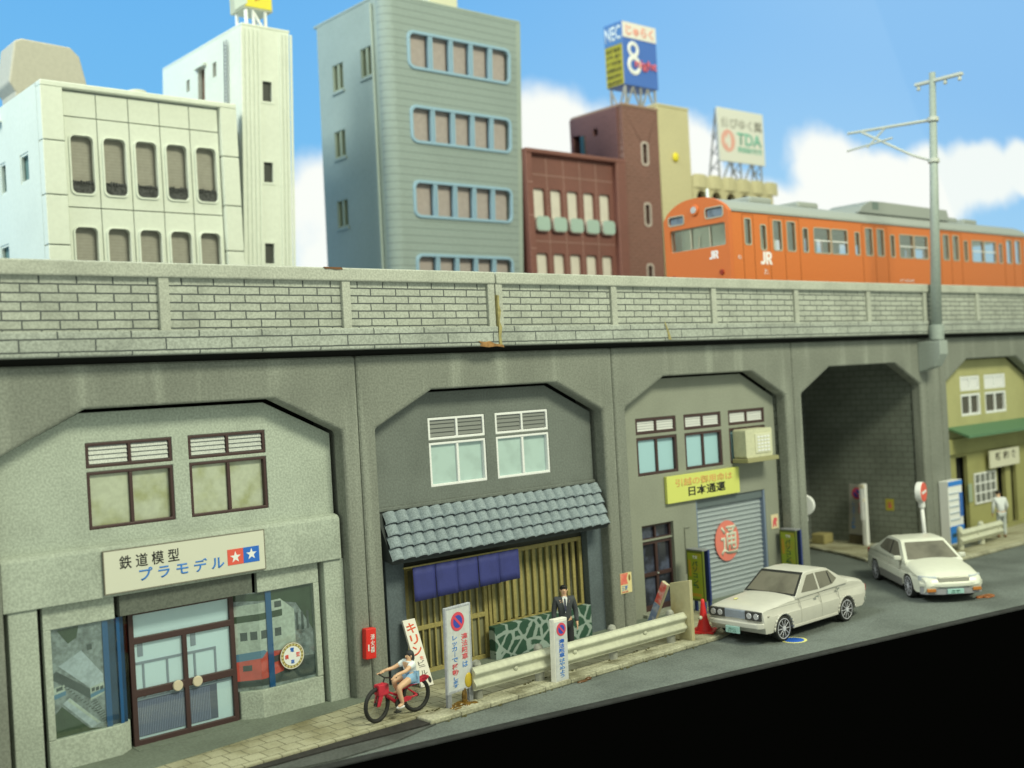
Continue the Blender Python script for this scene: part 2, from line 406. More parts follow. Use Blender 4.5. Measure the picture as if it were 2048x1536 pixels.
# inner walls of the open underpass
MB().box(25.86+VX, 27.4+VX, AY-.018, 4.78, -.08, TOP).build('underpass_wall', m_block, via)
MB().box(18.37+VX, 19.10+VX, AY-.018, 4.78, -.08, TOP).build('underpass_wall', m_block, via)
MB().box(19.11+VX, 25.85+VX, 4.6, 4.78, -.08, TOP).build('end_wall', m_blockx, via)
MB().box(19.11+VX, 25.85+VX, AY-.018, 4.59, 6.42, TOP).build('underpass_ceiling', m_conc, via)
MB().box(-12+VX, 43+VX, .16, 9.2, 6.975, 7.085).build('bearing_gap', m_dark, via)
MB().box(-12+VX, 43+VX, -.02, 9.2, 7.09, 7.5).build('deck', m_conc, via)
PY = -.35
def parapet(x0, x1, posts):
    MB().box(x0+VX, x1+VX, PY, PY+.30, 7.09, 7.522).build('parapet_base', m_para2, via, bevel=.03)
    p = MB().box(x0+.03+VX, x1-.03+VX, PY+.13, PY+.28, 7.52, 8.50).build('parapet_panel', m_para, via)
    MB().box(x0+VX, x1+VX, PY+.02, PY+.32, 8.47, 8.735).build('coping', m_cope, via, bevel=.03)
    for x in posts:
        MB().box(x-.1+VX, x+.1+VX, PY+.055, PY+.2, 7.50, 8.48).build('parapet_post', m_cope, via, bevel=.02)
parapet(-12, 7.335, [-9.6, -5.0, -.41, 3.43, 7.23])
parapet(7.362, 42, [7.46, 11.16, 15.0, 18.73, 22.52, 25.9, 29.46, 33.2, 37, 41])
# old glue and rust at the parapet joint
m_glue = mat('dried_glue', alb(152,144,84), .4, speck=.2, scale=10)
m_rust = mat('rust_glue', alb(150,112,58), .5, speck=.3, scale=8)
random.seed(3)
def blotch(name, pts, y0, y1, m, parent):
    return MB().plate(pts, (), y0, y1, 'y').build(name, m, parent, bevel=.008)
blotch('glue_run', [(7.33,7.10),(7.42,7.10),(7.40,7.28),(7.44,7.5),(7.38,7.62),(7.43,7.86),(7.38,8.02),(7.40,8.20),(7.345,8.22),(7.335,7.8),(7.35,7.5),(7.33,7.3)], PY-.012, PY+.10, m_glue, None)
bpy.data.objects['glue_run'].parent = via; bpy.data.objects['glue_run'].location.x = VX
o = blotch('glue_smear', [(6.72,7.20),(6.80,7.13),(6.76,7.08),(7.0,7.05),(7.25,7.07),(7.46,7.04),(7.44,7.1),(7.2,7.13),(7.05,7.19),(6.9,7.17)], PY-.02, PY-.004, m_rust, via); o.location.x = VX
o = blotch('glue_run', [(13.0,7.12),(13.12,7.11),(13.05,7.3),(12.95,7.5),(12.88,7.62),(12.9,7.5),(12.97,7.32)], PY-.012, PY-.002, m_glue, via); o.location.x = VX
o = MB().plate([(2.9,8.738),(3.3,8.738),(3.35,8.70),(3.2,8.69),(3.05,8.71),(2.95,8.70)], (), PY-.002, PY+.03, 'y').build('rust_chip', mat('rust_chip', alb(110,72,36), .7), via); o.location.x = VX

# ================================================================== SHOP FRONTS
def arch_outline(m=.05, z0=0):
    return [(-HW+m, z0), (HW-m, z0), (HW-m, H1-m*.4), (BW-m*.3, H2-m), (-BW+m*.3, H2-m), (-HW+m, H1-m*.4)]
def window(parent, x0, x1, z0, z1, zb0, zb1, fm, paint, slat, back, depth=.12, ft=.06):
    """two sliding panes under a louvred transom; the wall shows as a bar between"""
    w = MB()
    y0, y1 = .012, depth
    w.plate(rc(x0+.002, x1-.002, z0+.002, zb0-.002), [rc(x0+ft, x1-ft, z0+ft, zb0-ft)], y0, y1)
    cx = (x0+x1)/2
    w.box(cx-ft*.55, cx+ft*.55, y0+.01, y1, z0+ft, zb0-ft)
    o = w.build('window', fm, parent, bevel=.012)
    for a, b, yy in ((x0+ft, cx-.02, y1-.045), (cx+.02, x1-ft, y1-.015)):
        MB().box(a, b, yy, yy+.012, z0+ft-.01, zb0-ft+.01).build('pane', paint, o)
    t = MB(); t.plate(rc(x0+.002, x1-.002, zb1+.002, z1-.002), [rc(x0+ft, cx-ft*.5, zb1+ft, z1-ft), rc(cx+ft*.5, x1-ft, zb1+ft, z1-ft)], y0, y1-.03)
    o2 = t.build('transom', fm, parent, bevel=.012)
    for a, b in ((x0+ft, cx-ft*.5), (cx+ft*.5, x1-ft)):
        MB().box(a, b, y1-.05, y1-.03, zb1+ft, z1-ft).build('transom_backing', back, o2)
        s = MB(); n = 4; h = (z1-zb1-2*ft)/n
        for i in range(n):
            zz = zb1+ft+h*(i+.15)
            s.add([(a+.01, y1-.055, zz+h*.95), (b-.01, y1-.055, zz+h*.95), (b-.01, y1-.085, zz), (a+.01, y1-.085, zz),
                   (a+.01, y1-.048, zz+h*.92), (b-.01, y1-.048, zz+h*.92), (b-.01, y1-.078, zz-.03*h), (a+.01, y1-.078, zz-.03*h)],
                  [(0,3,2,1),(4,5,6,7),(0,1,5,4),(1,2,6,5),(2,3,7,6),(3,0,4,7)])
        s.build('louvre', slat, o2)
    return o

# ---- shop 1: model shop -------------------------------------------------
m_w1 = mat('rough_grey_render', alb(168,178,148), .85, speck=.15, scale=24, stain=.16, stain_scale=.9, bump=.25)
m_pane1 = mat('curtained_pane', alb(176,184,146), .3, stain=.3, stain_scale=1.6, stain_col=alb(146,152,96), speck=.06, scale=9)
s1 = thing('model_shop', 'pale grey model shop under the arch with two show windows and brown double door', 'shop', (0, AY, 0))
holes = []
for x0, x1 in ((-1.715, -.11), (.21, 1.815)):
    holes += [rc(x0, x1, 4.05, 5.075), rc(x0, x1, 5.14, 5.59)]
MB().plate(arch_outline(.06, 2.86), holes, 0, .18).build('upper_wall', m_w1, s1, bevel=.012)
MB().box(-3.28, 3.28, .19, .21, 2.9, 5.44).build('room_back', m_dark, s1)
for x0, x1 in ((-1.715, -.11), (.21, 1.815)):
    window(s1, x0, x1, 4.05, 5.59, 5.075, 5.14, m_brown, m_pane1, m_silver, mat('grey_louvre_back', alb(152,158,140), .6))
MB().plate([(-.22, 2.86), (-.22, 3.69), (-.17, 3.75), (-.001, 3.79), (-.001, 2.86)], (), -3.30, 3.27, 'x').build('fascia', m_w1, s1, bevel=.015)
for x0, x1 in ((-3.22, -2.74), (2.87, 3.34)):
    MB().box(x0, x1, -.17, .15, -.02, 2.857).build('side_pillar', m_w1, s1, bevel=.02)
MB().box(-2.745, -2.625, .06, .2, 0, 2.85).build('shadow_gap', m_dark, s1); MB().box(2.80, 2.872, .06, .2, 0, 2.85).build('shadow_gap', m_dark, s1)
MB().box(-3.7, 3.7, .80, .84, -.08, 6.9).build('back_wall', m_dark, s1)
DY = .17      # door plane (local)
def showwin(sx, x_out, x_in, x_ret, x_door, zt, name):
    """show window: rendered surround, display print behind glass, low wall that turns back to the door"""
    a, b = min(x_out, x_in), max(x_out, x_in)
    base = [(x_out, .05), (x_out, -.06), (x_ret, -.06), (x_door, DY-.01), (x_door, DY+.1), (x_out, DY+.1)]
    MB().plate(base, (), -.02, .55, 'z').build('low_wall', m_w1, s1, bevel=.02)
    fo = x_out; fi = x_out-sx*.13
    MB().box(min(fo, fi), max(fo, fi), -.059, .05, .552, zt).build('window_jamb', m_w1, s1, bevel=.012)
    MB().box(min(fo, x_ret), max(fo, x_ret), -.059, .05, zt+.001, 2.84).build('window_head', m_w1, s1, bevel=.012)
    return fi
showwin(-1, -2.63, -1.60, -1.38, -1.12, 2.44, 'l'); showwin(1, 2.80, 1.50, 1.43, 1.06, 2.44, 'r')
# glazing
gl = MB(); gl.box(-2.5, -1.39, -.075, -.067, .55, 2.44); gl.plate([(-1.385, -.075), (-1.10, DY-.08), (-1.108, DY-.072), (-1.393, -.069)], (), .55, 2.44, 'z')
gl.build('show_glass', m_glass, s1)
gr = MB(); gr.box(1.44, 2.67, -.075, -.067, .55, 2.44); gr.plate([(1.435, -.075), (1.06, DY-.08), (1.068, DY-.072), (1.443, -.069)], (), .55, 2.44, 'z')
gr.build('show_glass', m_glass, s1)
m_bluepost = mat('blue_post', alb(30,84,120), .35)
MB().box(-1.60, -1.50, -.06, -.01, .551, 2.44).build('blue_post', m_bluepost, s1)
MB().box(-1.34, -1.28, -.04, -.0, .551, 2.44).build('blue_post', m_bluepost, s1)
MB().box(1.62, 1.74, -.06, -.01, .551, 2.44).build('blue_post', m_bluepost, s1)
MB().box(-1.50, -1.20, .055, .085, .551, 2.44).build('blue_return', mat('blue_return', alb(24,62,84), .35, stain=.5, stain_scale=2), s1)
# left print: rail yard seen from above
m_p0 = mat('print_grey', alb(128,138,126), .6, stain=.4, stain_scale=3.5, speck=.25, scale=16)
m_p1 = mat('print_light', alb(168,180,170), .6, stain=.2, stain_scale=4, speck=.1, scale=18); m_p2 = mat('print_dark', alb(70,80,72), .6, stain=.4, stain_scale=3)
m_p3 = mat('print_blue', alb(84,124,138), .6); m_p4 = mat('print_pale', alb(176,186,160), .6, stain=.2, stain_scale=4, speck=.1, scale=18); m_p5 = mat('print_red', alb(204,84,66), .6, stain=.25, stain_scale=3)
m_p6 = mat('print_green', alb(56,74,48), .6, stain=.3, stain_scale=3)
dp = MB().box(-2.5, -1.60, -.035, -.03, .551, 2.44).build('display_print', m_p0, s1)
def pr_(pts, m, n='print_shape', par=None, d=0):
    return MB().plate(pts, (), -.0382-d, -.0355-d).build(n, m, par or dp)
pr_([(-2.49,1.66),(-2.42,1.70),(-1.86,1.28),(-1.86,1.10),(-2.1,1.30),(-2.49,1.56)], m_p2, 'train_shadow')
pr_([(-2.38,1.78),(-1.98,1.98),(-1.62,1.50),(-1.62,1.34),(-1.86,1.30)], m_p1, 'train_roof', None, .001)
pr_([(-1.86,1.30),(-1.61,1.36),(-1.61,1.16),(-1.86,1.08)], m_p4, 'train_nose', None, .002)
pr_([(-1.86,1.19),(-1.61,1.25),(-1.61,1.19),(-1.86,1.12)], m_p3, 'train_band', None, .0042)
for i in range(3): pr_([(-1.835+i*.075,1.225),(-1.78+i*.075,1.24),(-1.78+i*.075,1.30),(-1.835+i*.075,1.285)], m_p2, 'train_window', None, .0042)
pr_([(-2.49,1.42),(-2.3,1.46),(-2.28,1.28),(-2.49,1.22)], m_p4, 'train_nose', None, .002)
pr_([(-2.49,1.30),(-2.28,1.34),(-2.28,1.27),(-2.49,1.22)], m_p3, 'train_band', None, .0042)
pr_([(-2.44,1.345),(-2.33,1.37),(-2.33,1.43),(-2.44,1.405)], m_p2, 'train_window', None, .0042)
pr_([(-2.34,1.12),(-2.22,1.2),(-1.70,.66),(-1.86,.60)], m_p1, 'platform', None, .001)
pr_([(-2.26,1.16),(-2.22,1.19),(-1.72,.68),(-1.76,.66)], m_p4, 'platform_edge', None, .003)
sl = MB()
for i in range(15):
    x = -2.4+i*.045; z = 1.50-i*.047
    sl.plate([(x, z), (x+.05, z+.012), (x+.055, z-.004), (x+.005, z-.016)], (), -.0425, -.040)
for i in range(11):
    x = -1.86+i*.022; z = 1.05-i*.042
    sl.plate([(x, z), (x+.10, z+.03), (x+.104, z+.016), (x+.004, z-.014)], (), -.0425, -.040)
sl.build('sleepers', m_p2, dp)
pr_([(-2.49,.56),(-2.49,.95),(-2.36,1.08),(-1.9,.60),(-1.66,.56)], m_p6, 'ballast', None, .0005)
pr_([(-2.38,2.40),(-2.0,2.42),(-2.05,2.22),(-2.2,2.14)], m_p6, 'trees', None, .001)
pr_([(-1.88,2.06),(-1.79,2.07),(-1.79,1.97),(-1.88,1.96)], m_p2, 'signal', None, .001)
# right print: station building and red train
def bend(x, y, z):
    if x >= 1.47: return (x, y-.03, z)
    q = 1.47-x; return (1.47-.86*q, -.03+.42*q+y, z)
def clip(pts, k):
    out = []
    for a, b in zip(pts, pts[1:]+pts[:1]):
        ia, ib = k*(a[0]-1.47) >= 0, k*(b[0]-1.47) >= 0
        if ia: out.append(a)
        if ia != ib: t = (1.47-a[0])/(b[0]-a[0]); out.append((1.47, a[1]+(b[1]-a[1])*t))
    return out
def bent(mb, pts, d0, d1):
    for k in (1, -1):
        c = clip(list(pts), k)
        if len(c) >= 3: mb.plate(c, (), d0, d1)
    return mb
dr = bent(MB(), rc(.93, 2.67, .552, 2.44), 0, .006).xf(bend).build('display_print', m_p0, s1)
def pq(pts, m, n, d=0): return bent(MB(), pts, -.0035-d, -.0005-d).xf(bend).build(n, m, dr)
pq([(.95,2.42),(2.66,2.42),(2.66,1.5),(2.3,2.1),(1.7,2.25),(.95,2.3)], m_p6, 'trees')
pq([(.95,1.25),(2.25,1.25),(2.25,1.98),(1.95,2.24),(.95,2.20)], m_p4, 'station_block', .001)
pq([(.95,1.87),(1.98,1.90),(1.98,2.03),(.95,2.0)], m_p6, 'station_canopy', .003)
wm = MB()
for x in (1.08, 1.28, 1.5, 1.8): bent(wm, rc(x, x+.14, 1.52, 1.68), -.0075, -.005)
bent(wm, rc(1.82, 1.97, 2.08, 2.2), -.0075, -.005)
for x in (2.28, 2.40, 2.52): bent(wm, rc(x, x+.05, 1.55, 1.9), -.0075, -.005)
wm.xf(bend).build('station_windows', m_p2, dr)
pq([(.95,.62),(2.66,.60),(2.66,1.0),(2.0,1.05),(.95,.8)], m_p2, 'tracks', .002)
pq([(.95,.75),(1.55,.74),(1.95,.82),(1.98,1.22),(1.6,1.26),(1.5,1.15),(.95,1.12)], m_p5, 'red_train', .005)
pq([(.95,1.12),(1.5,1.15),(1.6,1.26),(1.55,1.3),(.95,1.27)], m_p3, 'red_train_roof', .005)
pq([(1.63,1.0),(1.93,1.04),(1.93,1.16),(1.63,1.12)], m_p2, 'red_train_windscreen', .0085)
pq([(1.1,.93),(1.28,.93),(1.28,1.04),(1.1,1.04)], m_p2, 'red_train_window', .0085)
# round shop sticker on the glass
st = MB().plate(circ(2.12, 1.08, .27, 40, .265), (), -.092, -.080).build('shop_sticker', mat('sticker_gold', alb(140,124,62), .5), s1)
MB().plate(circ(2.12, 1.08, .262, 40, .257), [circ(2.12, 1.08, .25, 40, .245)], -.095, -.0925).build('sticker_rim', m_white, st)
MB().plate(circ(2.12, 1.08, .195, 40, .19), (), -.0955, -.0925).build('sticker_face', m_white, st)
lk = MB()
for i in range(20):
    t = 2*PI*i/20; lk.plate(circ(2.12+.222*math.cos(t), 1.08+.217*math.sin(t), .022, 10), (), -.0945, -.0922)
lk.build('sticker_links', mat('sticker_links', alb(200,194,120), .5), st)
letters('電', 2.08, 2.165, 1.155, 1.24, m_blue, st, -.0957, .03); letters('車', 2.08, 2.165, .92, 1.005, m_blue, st, -.0957, .03)
letters('模', 1.955, 2.04, 1.03, 1.12, m_red, st, -.0957, .03); letters('型', 2.205, 2.29, 1.045, 1.135, m_red, st, -.0957, .03)
for o in s1.children:
    if o.name.split('.')[0] in ('show_glass', 'blue_post', 'display_print', 'shop_sticker'): o.location.y = .05
# double door and what shows behind it
d = MB(); xa, xb, zt = -1.06, 1.03, 2.46
d.plate(rc(xa, xb, .0, zt), [rc(xa+.10, xb-.10, 1.98, zt-.07)]+[rc(xa+.10, -.045, 1.03, 1.86), rc(.045, xb-.10, 1.03, 1.86), rc(xa+.10, -.045, .12, .89), rc(.045, xb-.10, .12, .89)], DY, DY+.07)
door = d.build('double_door', m_brown, s1, bevel=.012)
MB().box(xa+.1, xb-.1, DY+.03, DY+.036, .1, zt-.07).build('door_glass', glass('door_glass', (.95, .98, .98), .07), door)
for x in (-.19, .20):
    MB().cyl((x, DY-.005, .955), (x, DY-.045, .955), .105, .095, 24).build('door_knob', mat('cream_knob', alb(202,192,150), .4), door, bevel=.012)
MB().box(-1.3, 1.3, -.1, DY+.1, 2.47, 2.855).build('lintel', mat('lintel_shaded_grey', alb(96,102,84), .85, speck=.15, scale=24), s1)  # shade above the door is painted into the darker lintel colour
ib = MB().box(-1.0, .97, DY+.065, DY+.09, .02, 2.42).build('shop_interior', mat('interior_pale', alb(202,222,206), .6), s1)
sh = MB()
for x in (-.80, -.34, .20, .62): sh.box(x-.02, x+.02, DY+.052, DY+.064, .85, 1.52)
for z, a, b in ((1.50, -1.0, .64), (.84, -1.0, .97)): sh.box(a, b, DY+.05, DY+.0645, z-.022, z+.022)
for x in (-.84, .19): sh.box(x-.05, x+.05, DY+.052, DY+.064, 1.62, 1.9)
sh.build('shelf_lines', mat('shelf_grey', alb(126,136,134), .6), ib)
cr = MB()
for i in range(44):
    x = -.98+i*.033
    if x < .60: cr.box(x, x+.022, DY+.046, DY+.060, .17, .80)
cr.build('ribbed_counter', mat('counter_lilac', alb(128,136,146), .6), ib)
MB().box(-.99, .62, DY+.0605, DY+.0642, .16, .82).build('counter_back', mat('counter_dark', alb(92,98,106), .6), ib)
MB().box(-1.1, 1.08, -.12, DY+.2, -.02, .022).build('door_sill', m_apron, s1)
# shop sign
sg = thing('shop_sign', 'long cream signboard with two star squares above the model shop door', 'sign', (0, AY-.235, 0))
MB().box(-1.60, 1.52, -.04, 0, 2.925, 3.665).build('board', mat('cream_board', alb(206,208,172), .5), sg, bevel=.006)
MB().plate(rc(-1.615, 1.535, 2.91, 3.68), [rc(-1.60, 1.52, 2.925, 3.665)], -.043, 0).build('rim', mat('sign_rim', alb(120,116,92), .5), sg)
letters('鉄 道 模 型', -1.33, -.21, 3.32, 3.56, m_black, sg, -.041, .010)
letters('プ ラ モ デ ル', -.98, .67, 3.06, 3.30, mat('sign_blue', alb(60,126,184), .6), sg, -.041, .022)
a = MB().box(.74, 1.065, -.047, -.0405, 3.09, 3.385).build('red_square', mat('sign_red', alb(218,90,66), .6), sg)
b = MB().box(1.067, 1.40, -.047, -.0405, 3.09, 3.385).build('blue_square', m_blue, sg)
MB().plate(star(.9, 3.23, .115), (), -.051, -.0475).build('star', m_white, a); MB().plate(star(1.235, 3.245, .115), (), -.051, -.0475).build('star', m_white, b)

# ---- shop 2: noodle shop ------------------------------------------------
m_w2 = mat('dark_grey_render', alb(108,115,98), .85, speck=.12, scale=22, stain=.18, stain_scale=.8, bump=.2)
m_pane2 = mat('pale_aqua_pane', alb(172,196,172), .3, stain=.14, stain_scale=2.5)
m_och = mat('ochre_timber', alb(152,142,78), .6, speck=.12, scale=18)
s2 = thing('noodle_shop', 'dark grey shop under the arch with a tiled eave and an ochre lattice front', 'shop', (7.5, AY, 0))
holes = []
for x0, x1 in ((-1.70, -.09), (.225, 1.875)):
    holes += [rc(x0, x1, 4.04, 5.02), rc(x0, x1, 5.07, 5.57)]
MB().plate(arch_outline(.05, 3.0), holes, 0, .18).build('upper_wall', m_w2, s2, bevel=.012)
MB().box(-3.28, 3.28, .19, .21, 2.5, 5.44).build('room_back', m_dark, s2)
for x0, x1 in ((-1.70, -.09), (.225, 1.875)):
    window(s2, x0, x1, 4.04, 5.57, 5.02, 5.07, m_whitef, m_pane2, mat('grey_slat', alb(120,124,108), .4), mat('dark_louvre_back', alb(60,64,56), .7))
MB().box(-3.28, 3.3, -.06, -.001, 3.66, 3.74).build('ledge', m_w2, s2, bevel=.015)
# eave: four courses of wavy tiles
m_rt = mat('roof_tile', alb(136,150,140), .7, speck=.2, scale=30, stain=.12, stain_scale=2.5)
ev = MB(); lipm = MB(); T0 = Vector((0, -.05, 3.62)); T1 = Vector((0, -.56, 2.66)); sd = T1-T0; nn = Vector((0, -abs(sd.z), abs(sd.y))).normalized(); NT = 21
nn = Vector((0, sd.z, -sd.y)).normalized()
def xs_(s, u): return (-3.08-.20*s)+(6.42+.0*s)*u
for q in range(4):
    sa, sb = q/4, (q+1)/4+.015
    cols = NT*8
    vs = []; off = (q % 2)*.5
    for j, (s, lift) in enumerate(((sa, .02), ((sa+sb)/2, .065), (sb-.02, .10), (sb, .085), (sb, -.01))):
        for i in range(cols+1):
            u = i/cols; t = (u*NT) % 1.0
            h = .10*(math.sin(PI*t)**.8)
            p = T0+sd*s+nn*(lift+(h if j < 4 else h*.6)); vs.append((xs_(s, u), p.y, p.z))
    fs = []
    for j in range(3):
        for i in range(cols): fs.append((j*(cols+1)+i, j*(cols+1)+i+1, (j+1)*(cols+1)+i+1, (j+1)*(cols+1)+i))
    ev.add(vs, fs)
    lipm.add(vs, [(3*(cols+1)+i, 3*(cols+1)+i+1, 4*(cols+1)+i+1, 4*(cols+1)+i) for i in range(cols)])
eave = ev.build('tiled_eave', m_rt, s2, smooth=False)
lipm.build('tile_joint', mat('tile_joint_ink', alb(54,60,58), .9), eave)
MB().plate([(-.001, 3.62), (-.05, 3.63), (-.57, 2.655), (-.57, 2.60), (-.001, 2.72)], (), -3.22, 3.12, 'x').build('eave_board', mat('eave_dark', alb(52,58,52), .8), eave)
for x0, x1 in ((-3.10, -2.62), (2.86, 3.40)):
    MB().box(x0, x1, -.10, .12, -.02, 2.70).build('side_pillar', mat('slate_pillar', alb(92,104,98), .85, speck=.12, scale=22, stain=.2), s2, bevel=.015)
MB().box(-2.62, 2.86, .12, .16, 2.38, 2.72).build('lintel', mat('lintel_dark', alb(60,62,48), .8), s2)
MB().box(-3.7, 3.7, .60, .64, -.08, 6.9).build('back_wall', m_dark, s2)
MB().box(-3.3, 3.3, .32, .36, 0, 2.9).build('dim_interior', mat('dim_interior', alb(64,66,46), .8, stain=.5, stain_scale=1.2, stain_col=alb(104,106,78)), s2)
# sliding door with fine bars
m_paper = mat('papered_glass', alb(130,130,90), .5, stain=.35, stain_scale=1.4, stain_col=alb(84,84,52))
dr2 = MB(); dr2.plate(rc(-2.5, -.22, .0, 2.38), [rc(-2.40, -1.40, 1.06, 2.3), rc(-1.30, -.32, 1.06, 2.3), rc(-2.40, -1.40, .10, .96), rc(-1.30, -.32, .10, .96)], .10, .16)
for x in (-2.23, -2.06, -1.89, -1.72, -1.55, -1.15, -1.0, -.85, -.7, -.5): dr2.box(x-.022, x+.022, .108, .15, .11, 2.29)
o = dr2.build('sliding_door', m_och, s2, bevel=.006)
MB().box(-2.4, -.3, .17, .18, .09, 2.31).build('door_pane', m_paper, o)
la = MB(); la.plate(rc(-.2, 2.82, .70, 2.38), [rc(-.12, 2.73, .74, 2.28)], .08, .16)
for i in range(13): la.box(-.08+i*.215, .015+i*.215, .09, .15, .745, 2.275)
o = la.build('lattice_window', m_och, s2, bevel=.006)
lp = MB(); lp.box(-.1, 2.05, .165, .175, .76, 2.27); lp.build('lattice_pane', mat('olive_glass', alb(132,134,88), .3, stain=.4, stain_scale=1.3, stain_col=alb(96,104,66)), o)
MB().box(-2.6, -.1, .09, .2, -.02, .03).build('door_sill', m_och, s2)
# crazy paved dado under the lattice
def crazy():
    m = bpy.data.materials.new('green_crazy_stone'); m.use_nodes = True; nt = m.node_tree; N = nt.nodes; L = nt.links; b = N['Principled BSDF']; b.inputs['Roughness'].default_value = .7
    tc = N.new('ShaderNodeTexCoord'); mp = N.new('ShaderNodeMapping'); mp.inputs['Scale'].default_value = (1, .01, 1.05); L.new(tc.outputs['Object'], mp.inputs[0])
    v = N.new('ShaderNodeTexVoronoi'); v.feature = 'DISTANCE_TO_EDGE'; v.inputs['Scale'].default_value = 2.9; L.new(mp.outputs[0], v.inputs['Vector'])
    n = N.new('ShaderNodeTexNoise'); n.inputs['Scale'].default_value = 9; L.new(tc.outputs['Object'], n.inputs['Vector'])
    ad = N.new('ShaderNodeMath'); ad.operation = 'MULTIPLY_ADD'; L.new(n.outputs['Fac'], ad.inputs[0]); ad.inputs[1].default_value = .14; L.new(v.outputs['Distance'], ad.inputs[2])
    r = N.new('ShaderNodeMapRange'); r.inputs[1].default_value = .145; r.inputs[2].default_value = .165; L.new(ad.outputs[0], r.inputs[0])
    x = N.new('ShaderNodeMix'); x.data_type = 'RGBA'; L.new(r.outputs[0], x.inputs[0]); x.inputs[6].default_value = (*alb(142,160,138), 1); x.inputs[7].default_value = (*alb(42,78,56), 1)
    L.new(x.outputs[2], b.inputs['Base Color']); return m
MB().box(-.36, 2.70, -.27, -.05, .0, .75).build('stone_dado', crazy(), s2, bevel=.012)
# noren curtain hangs from its rod: a thing of its own
nr = thing('door_curtain', 'blue cloth shop curtain in five strips hanging under the tiled eave', 'curtain', (7.5, .06, 2.44))
MB().cyl((-2.82, -.0, .015), (.36, .0, .015), .022, n=10).build('rod', m_och, nr)
for i in range(5):
    x0, x1 = -2.6+i*.592, -2.6+(i+1)*.592-(.012 if i in (1, 2) else .0015)
    n = 6; vs = []; ph = random.random()*3
    zb = -.72+.012*i
    for r in range(5):
        for c in range(n+1):
            u = c/n; yy = -.03-.012*math.sin(u*PI*1.5+ph)*(r/4)-.015*(r/4)
            vs.append((x0+(x1-x0)*u, yy, -.0+zb*r/4))
    fs = [(r*(n+1)+c, r*(n+1)+c+1, (r+1)*(n+1)+c+1, (r+1)*(n+1)+c) for r in range(4) for c in range(n)]
    o = MB().add(vs, fs).build('cloth_strip', mat('indigo_cloth', alb(54,60,112), .7, stain=.15, stain_scale=2, speck=.05, scale=30), nr, smooth=True)
    sm = o.modifiers.new('thickness', 'SOLIDIFY'); sm.thickness = .012

# ---- shop 3: removals office --------------------------------------------
m_w3 = mat('smooth_grey_wall', alb(138,143,116), .8, speck=.05, scale=22, stain=.1, stain_scale=.8, bump=.1)
m_pane3 = mat('sky_blue_pane', alb(158,196,184), .3)
m_slat3 = mat('cream_slat', alb(204,207,184), .5)
s3 = thing('removals_office', 'plain grey shop under the arch with a roller shutter, brown door and three brown windows', 'shop', (15, AY, 0))
holes = []
W3 = ((-2.58, -1.01), (-.69, .87), (1.20, 2.84))
for x0, x1 in W3: holes += [rc(x0, x1, 3.64, 4.63), rc(x0, x1, 4.71, 5.13)]
holes += [rc(-2.56, -1.34, .11, 2.35)]
o = arch_outline(.05, 0); 
MB().plate([(-3.29, 0), (-.38, 0), (-.38, 2.78), (2.66, 2.78), (2.66, 0), (3.29, 0)]+o[2:], holes, 0, .18).build('wall', m_w3, s3, bevel=.012)
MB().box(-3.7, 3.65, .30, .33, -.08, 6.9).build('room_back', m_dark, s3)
for x0, x1 in W3: window(s3, x0, x1, 3.64, 5.13, 4.63, 4.71, m_brown, m_pane3, m_slat3, mat('grey_louvre_back', alb(152,158,140), .6), ft=.075)
m_shut = mat('shutter_grey', alb(152,163,150), .45, speck=.04, scale=20)
sv = MB(); NS = 19
prof = []
for i in range(NS):
    z = .12+i*.128
    prof += [(.105, z), (.135, z+.03), (.135, z+.075), (.10, z+.115)]
prof += [(.17, .12+NS*.128), (.17, .12)]
sv.plate(prof, (), -.33, 2.58, 'x')
shut = sv.build('roller_shutter', m_shut, s3)
MB().box(-.35, 2.60, .08, .16, .0, .125).build('bottom_rail', m_shut, shut)
MB().box(2.585, 2.655, .01, .15, 0, 2.77).build('guide_rail', mat('guide_rail', alb(116,132,140), .45), shut)
MB().box(-.375, -.335, .01, .15, 0, 2.77).build('guide_rail', mat('guide_rail', alb(116,132,140), .45), shut)
MB().box(-.37, 2.65, .05, .17, 2.56, 2.77).build('shutter_box', mat('shutter_box', alb(96,108,100), .5), shut)
em = MB().plate(circ(.95, 1.52, .52, 40, .56), (), .075, .095).build('emblem', mat('emblem_red', alb(222,126,100), .6), shut)
letters('通', .66, 1.38, 1.12, 1.93, mat('emblem_cream', alb(206,208,172), .6), em, .074, .012, thick=.012)
dd = MB(); dd.plate(rc(-2.56, -1.34, .11, 2.35), [rc(-2.50, -1.98, 2.0, 2.29), rc(-1.92, -1.40, 2.0, 2.29), rc(-2.50, -1.99, 1.10, 1.84), rc(-1.90, -1.40, 1.10, 1.84), rc(-2.50, -1.99, .25, 1.0), rc(-1.90, -1.40, .25, 1.0)], .10, .165)
o = dd.build('door', m_brown, s3, bevel=.008)
MB().box(-2.5, -1.4, .17, .18, .2, 2.3).build('door_glass', mat('dark_glass', alb(44,46,48), .15, stain=.4, stain_scale=2.5, stain_col=alb(86,94,104)), o)
MB().ell((-1.945, .085, 1.06), .028, .03, .028).build('door_knob', m_silver, o)
MB().box(-2.6, -1.3, .06, .11, 1.93, 1.975).build('door_transom_bar', m_w3, o)
MB().box(-2.7, -1.2, -.16, .17, -.02, .10).build('doorstep', m_w3, s3, bevel=.012)
cd = MB().tube([(-.92, -.02, .9), (-.92, -.02, 2.12), (-.72, -.02, 2.12)], .015); cd.build('conduit', m_w3, s3)
sg3 = thing('yellow_shop_sign', 'yellow signboard with orange and black Japanese lettering above the roller shutter', 'sign', (15, AY-.07, 0))
MB().box(-1.62, 1.41, -.03, .06, 2.83, 3.545).build('board', mat('yellow_board', alb(206,212,100), .55), sg3, bevel=.006)
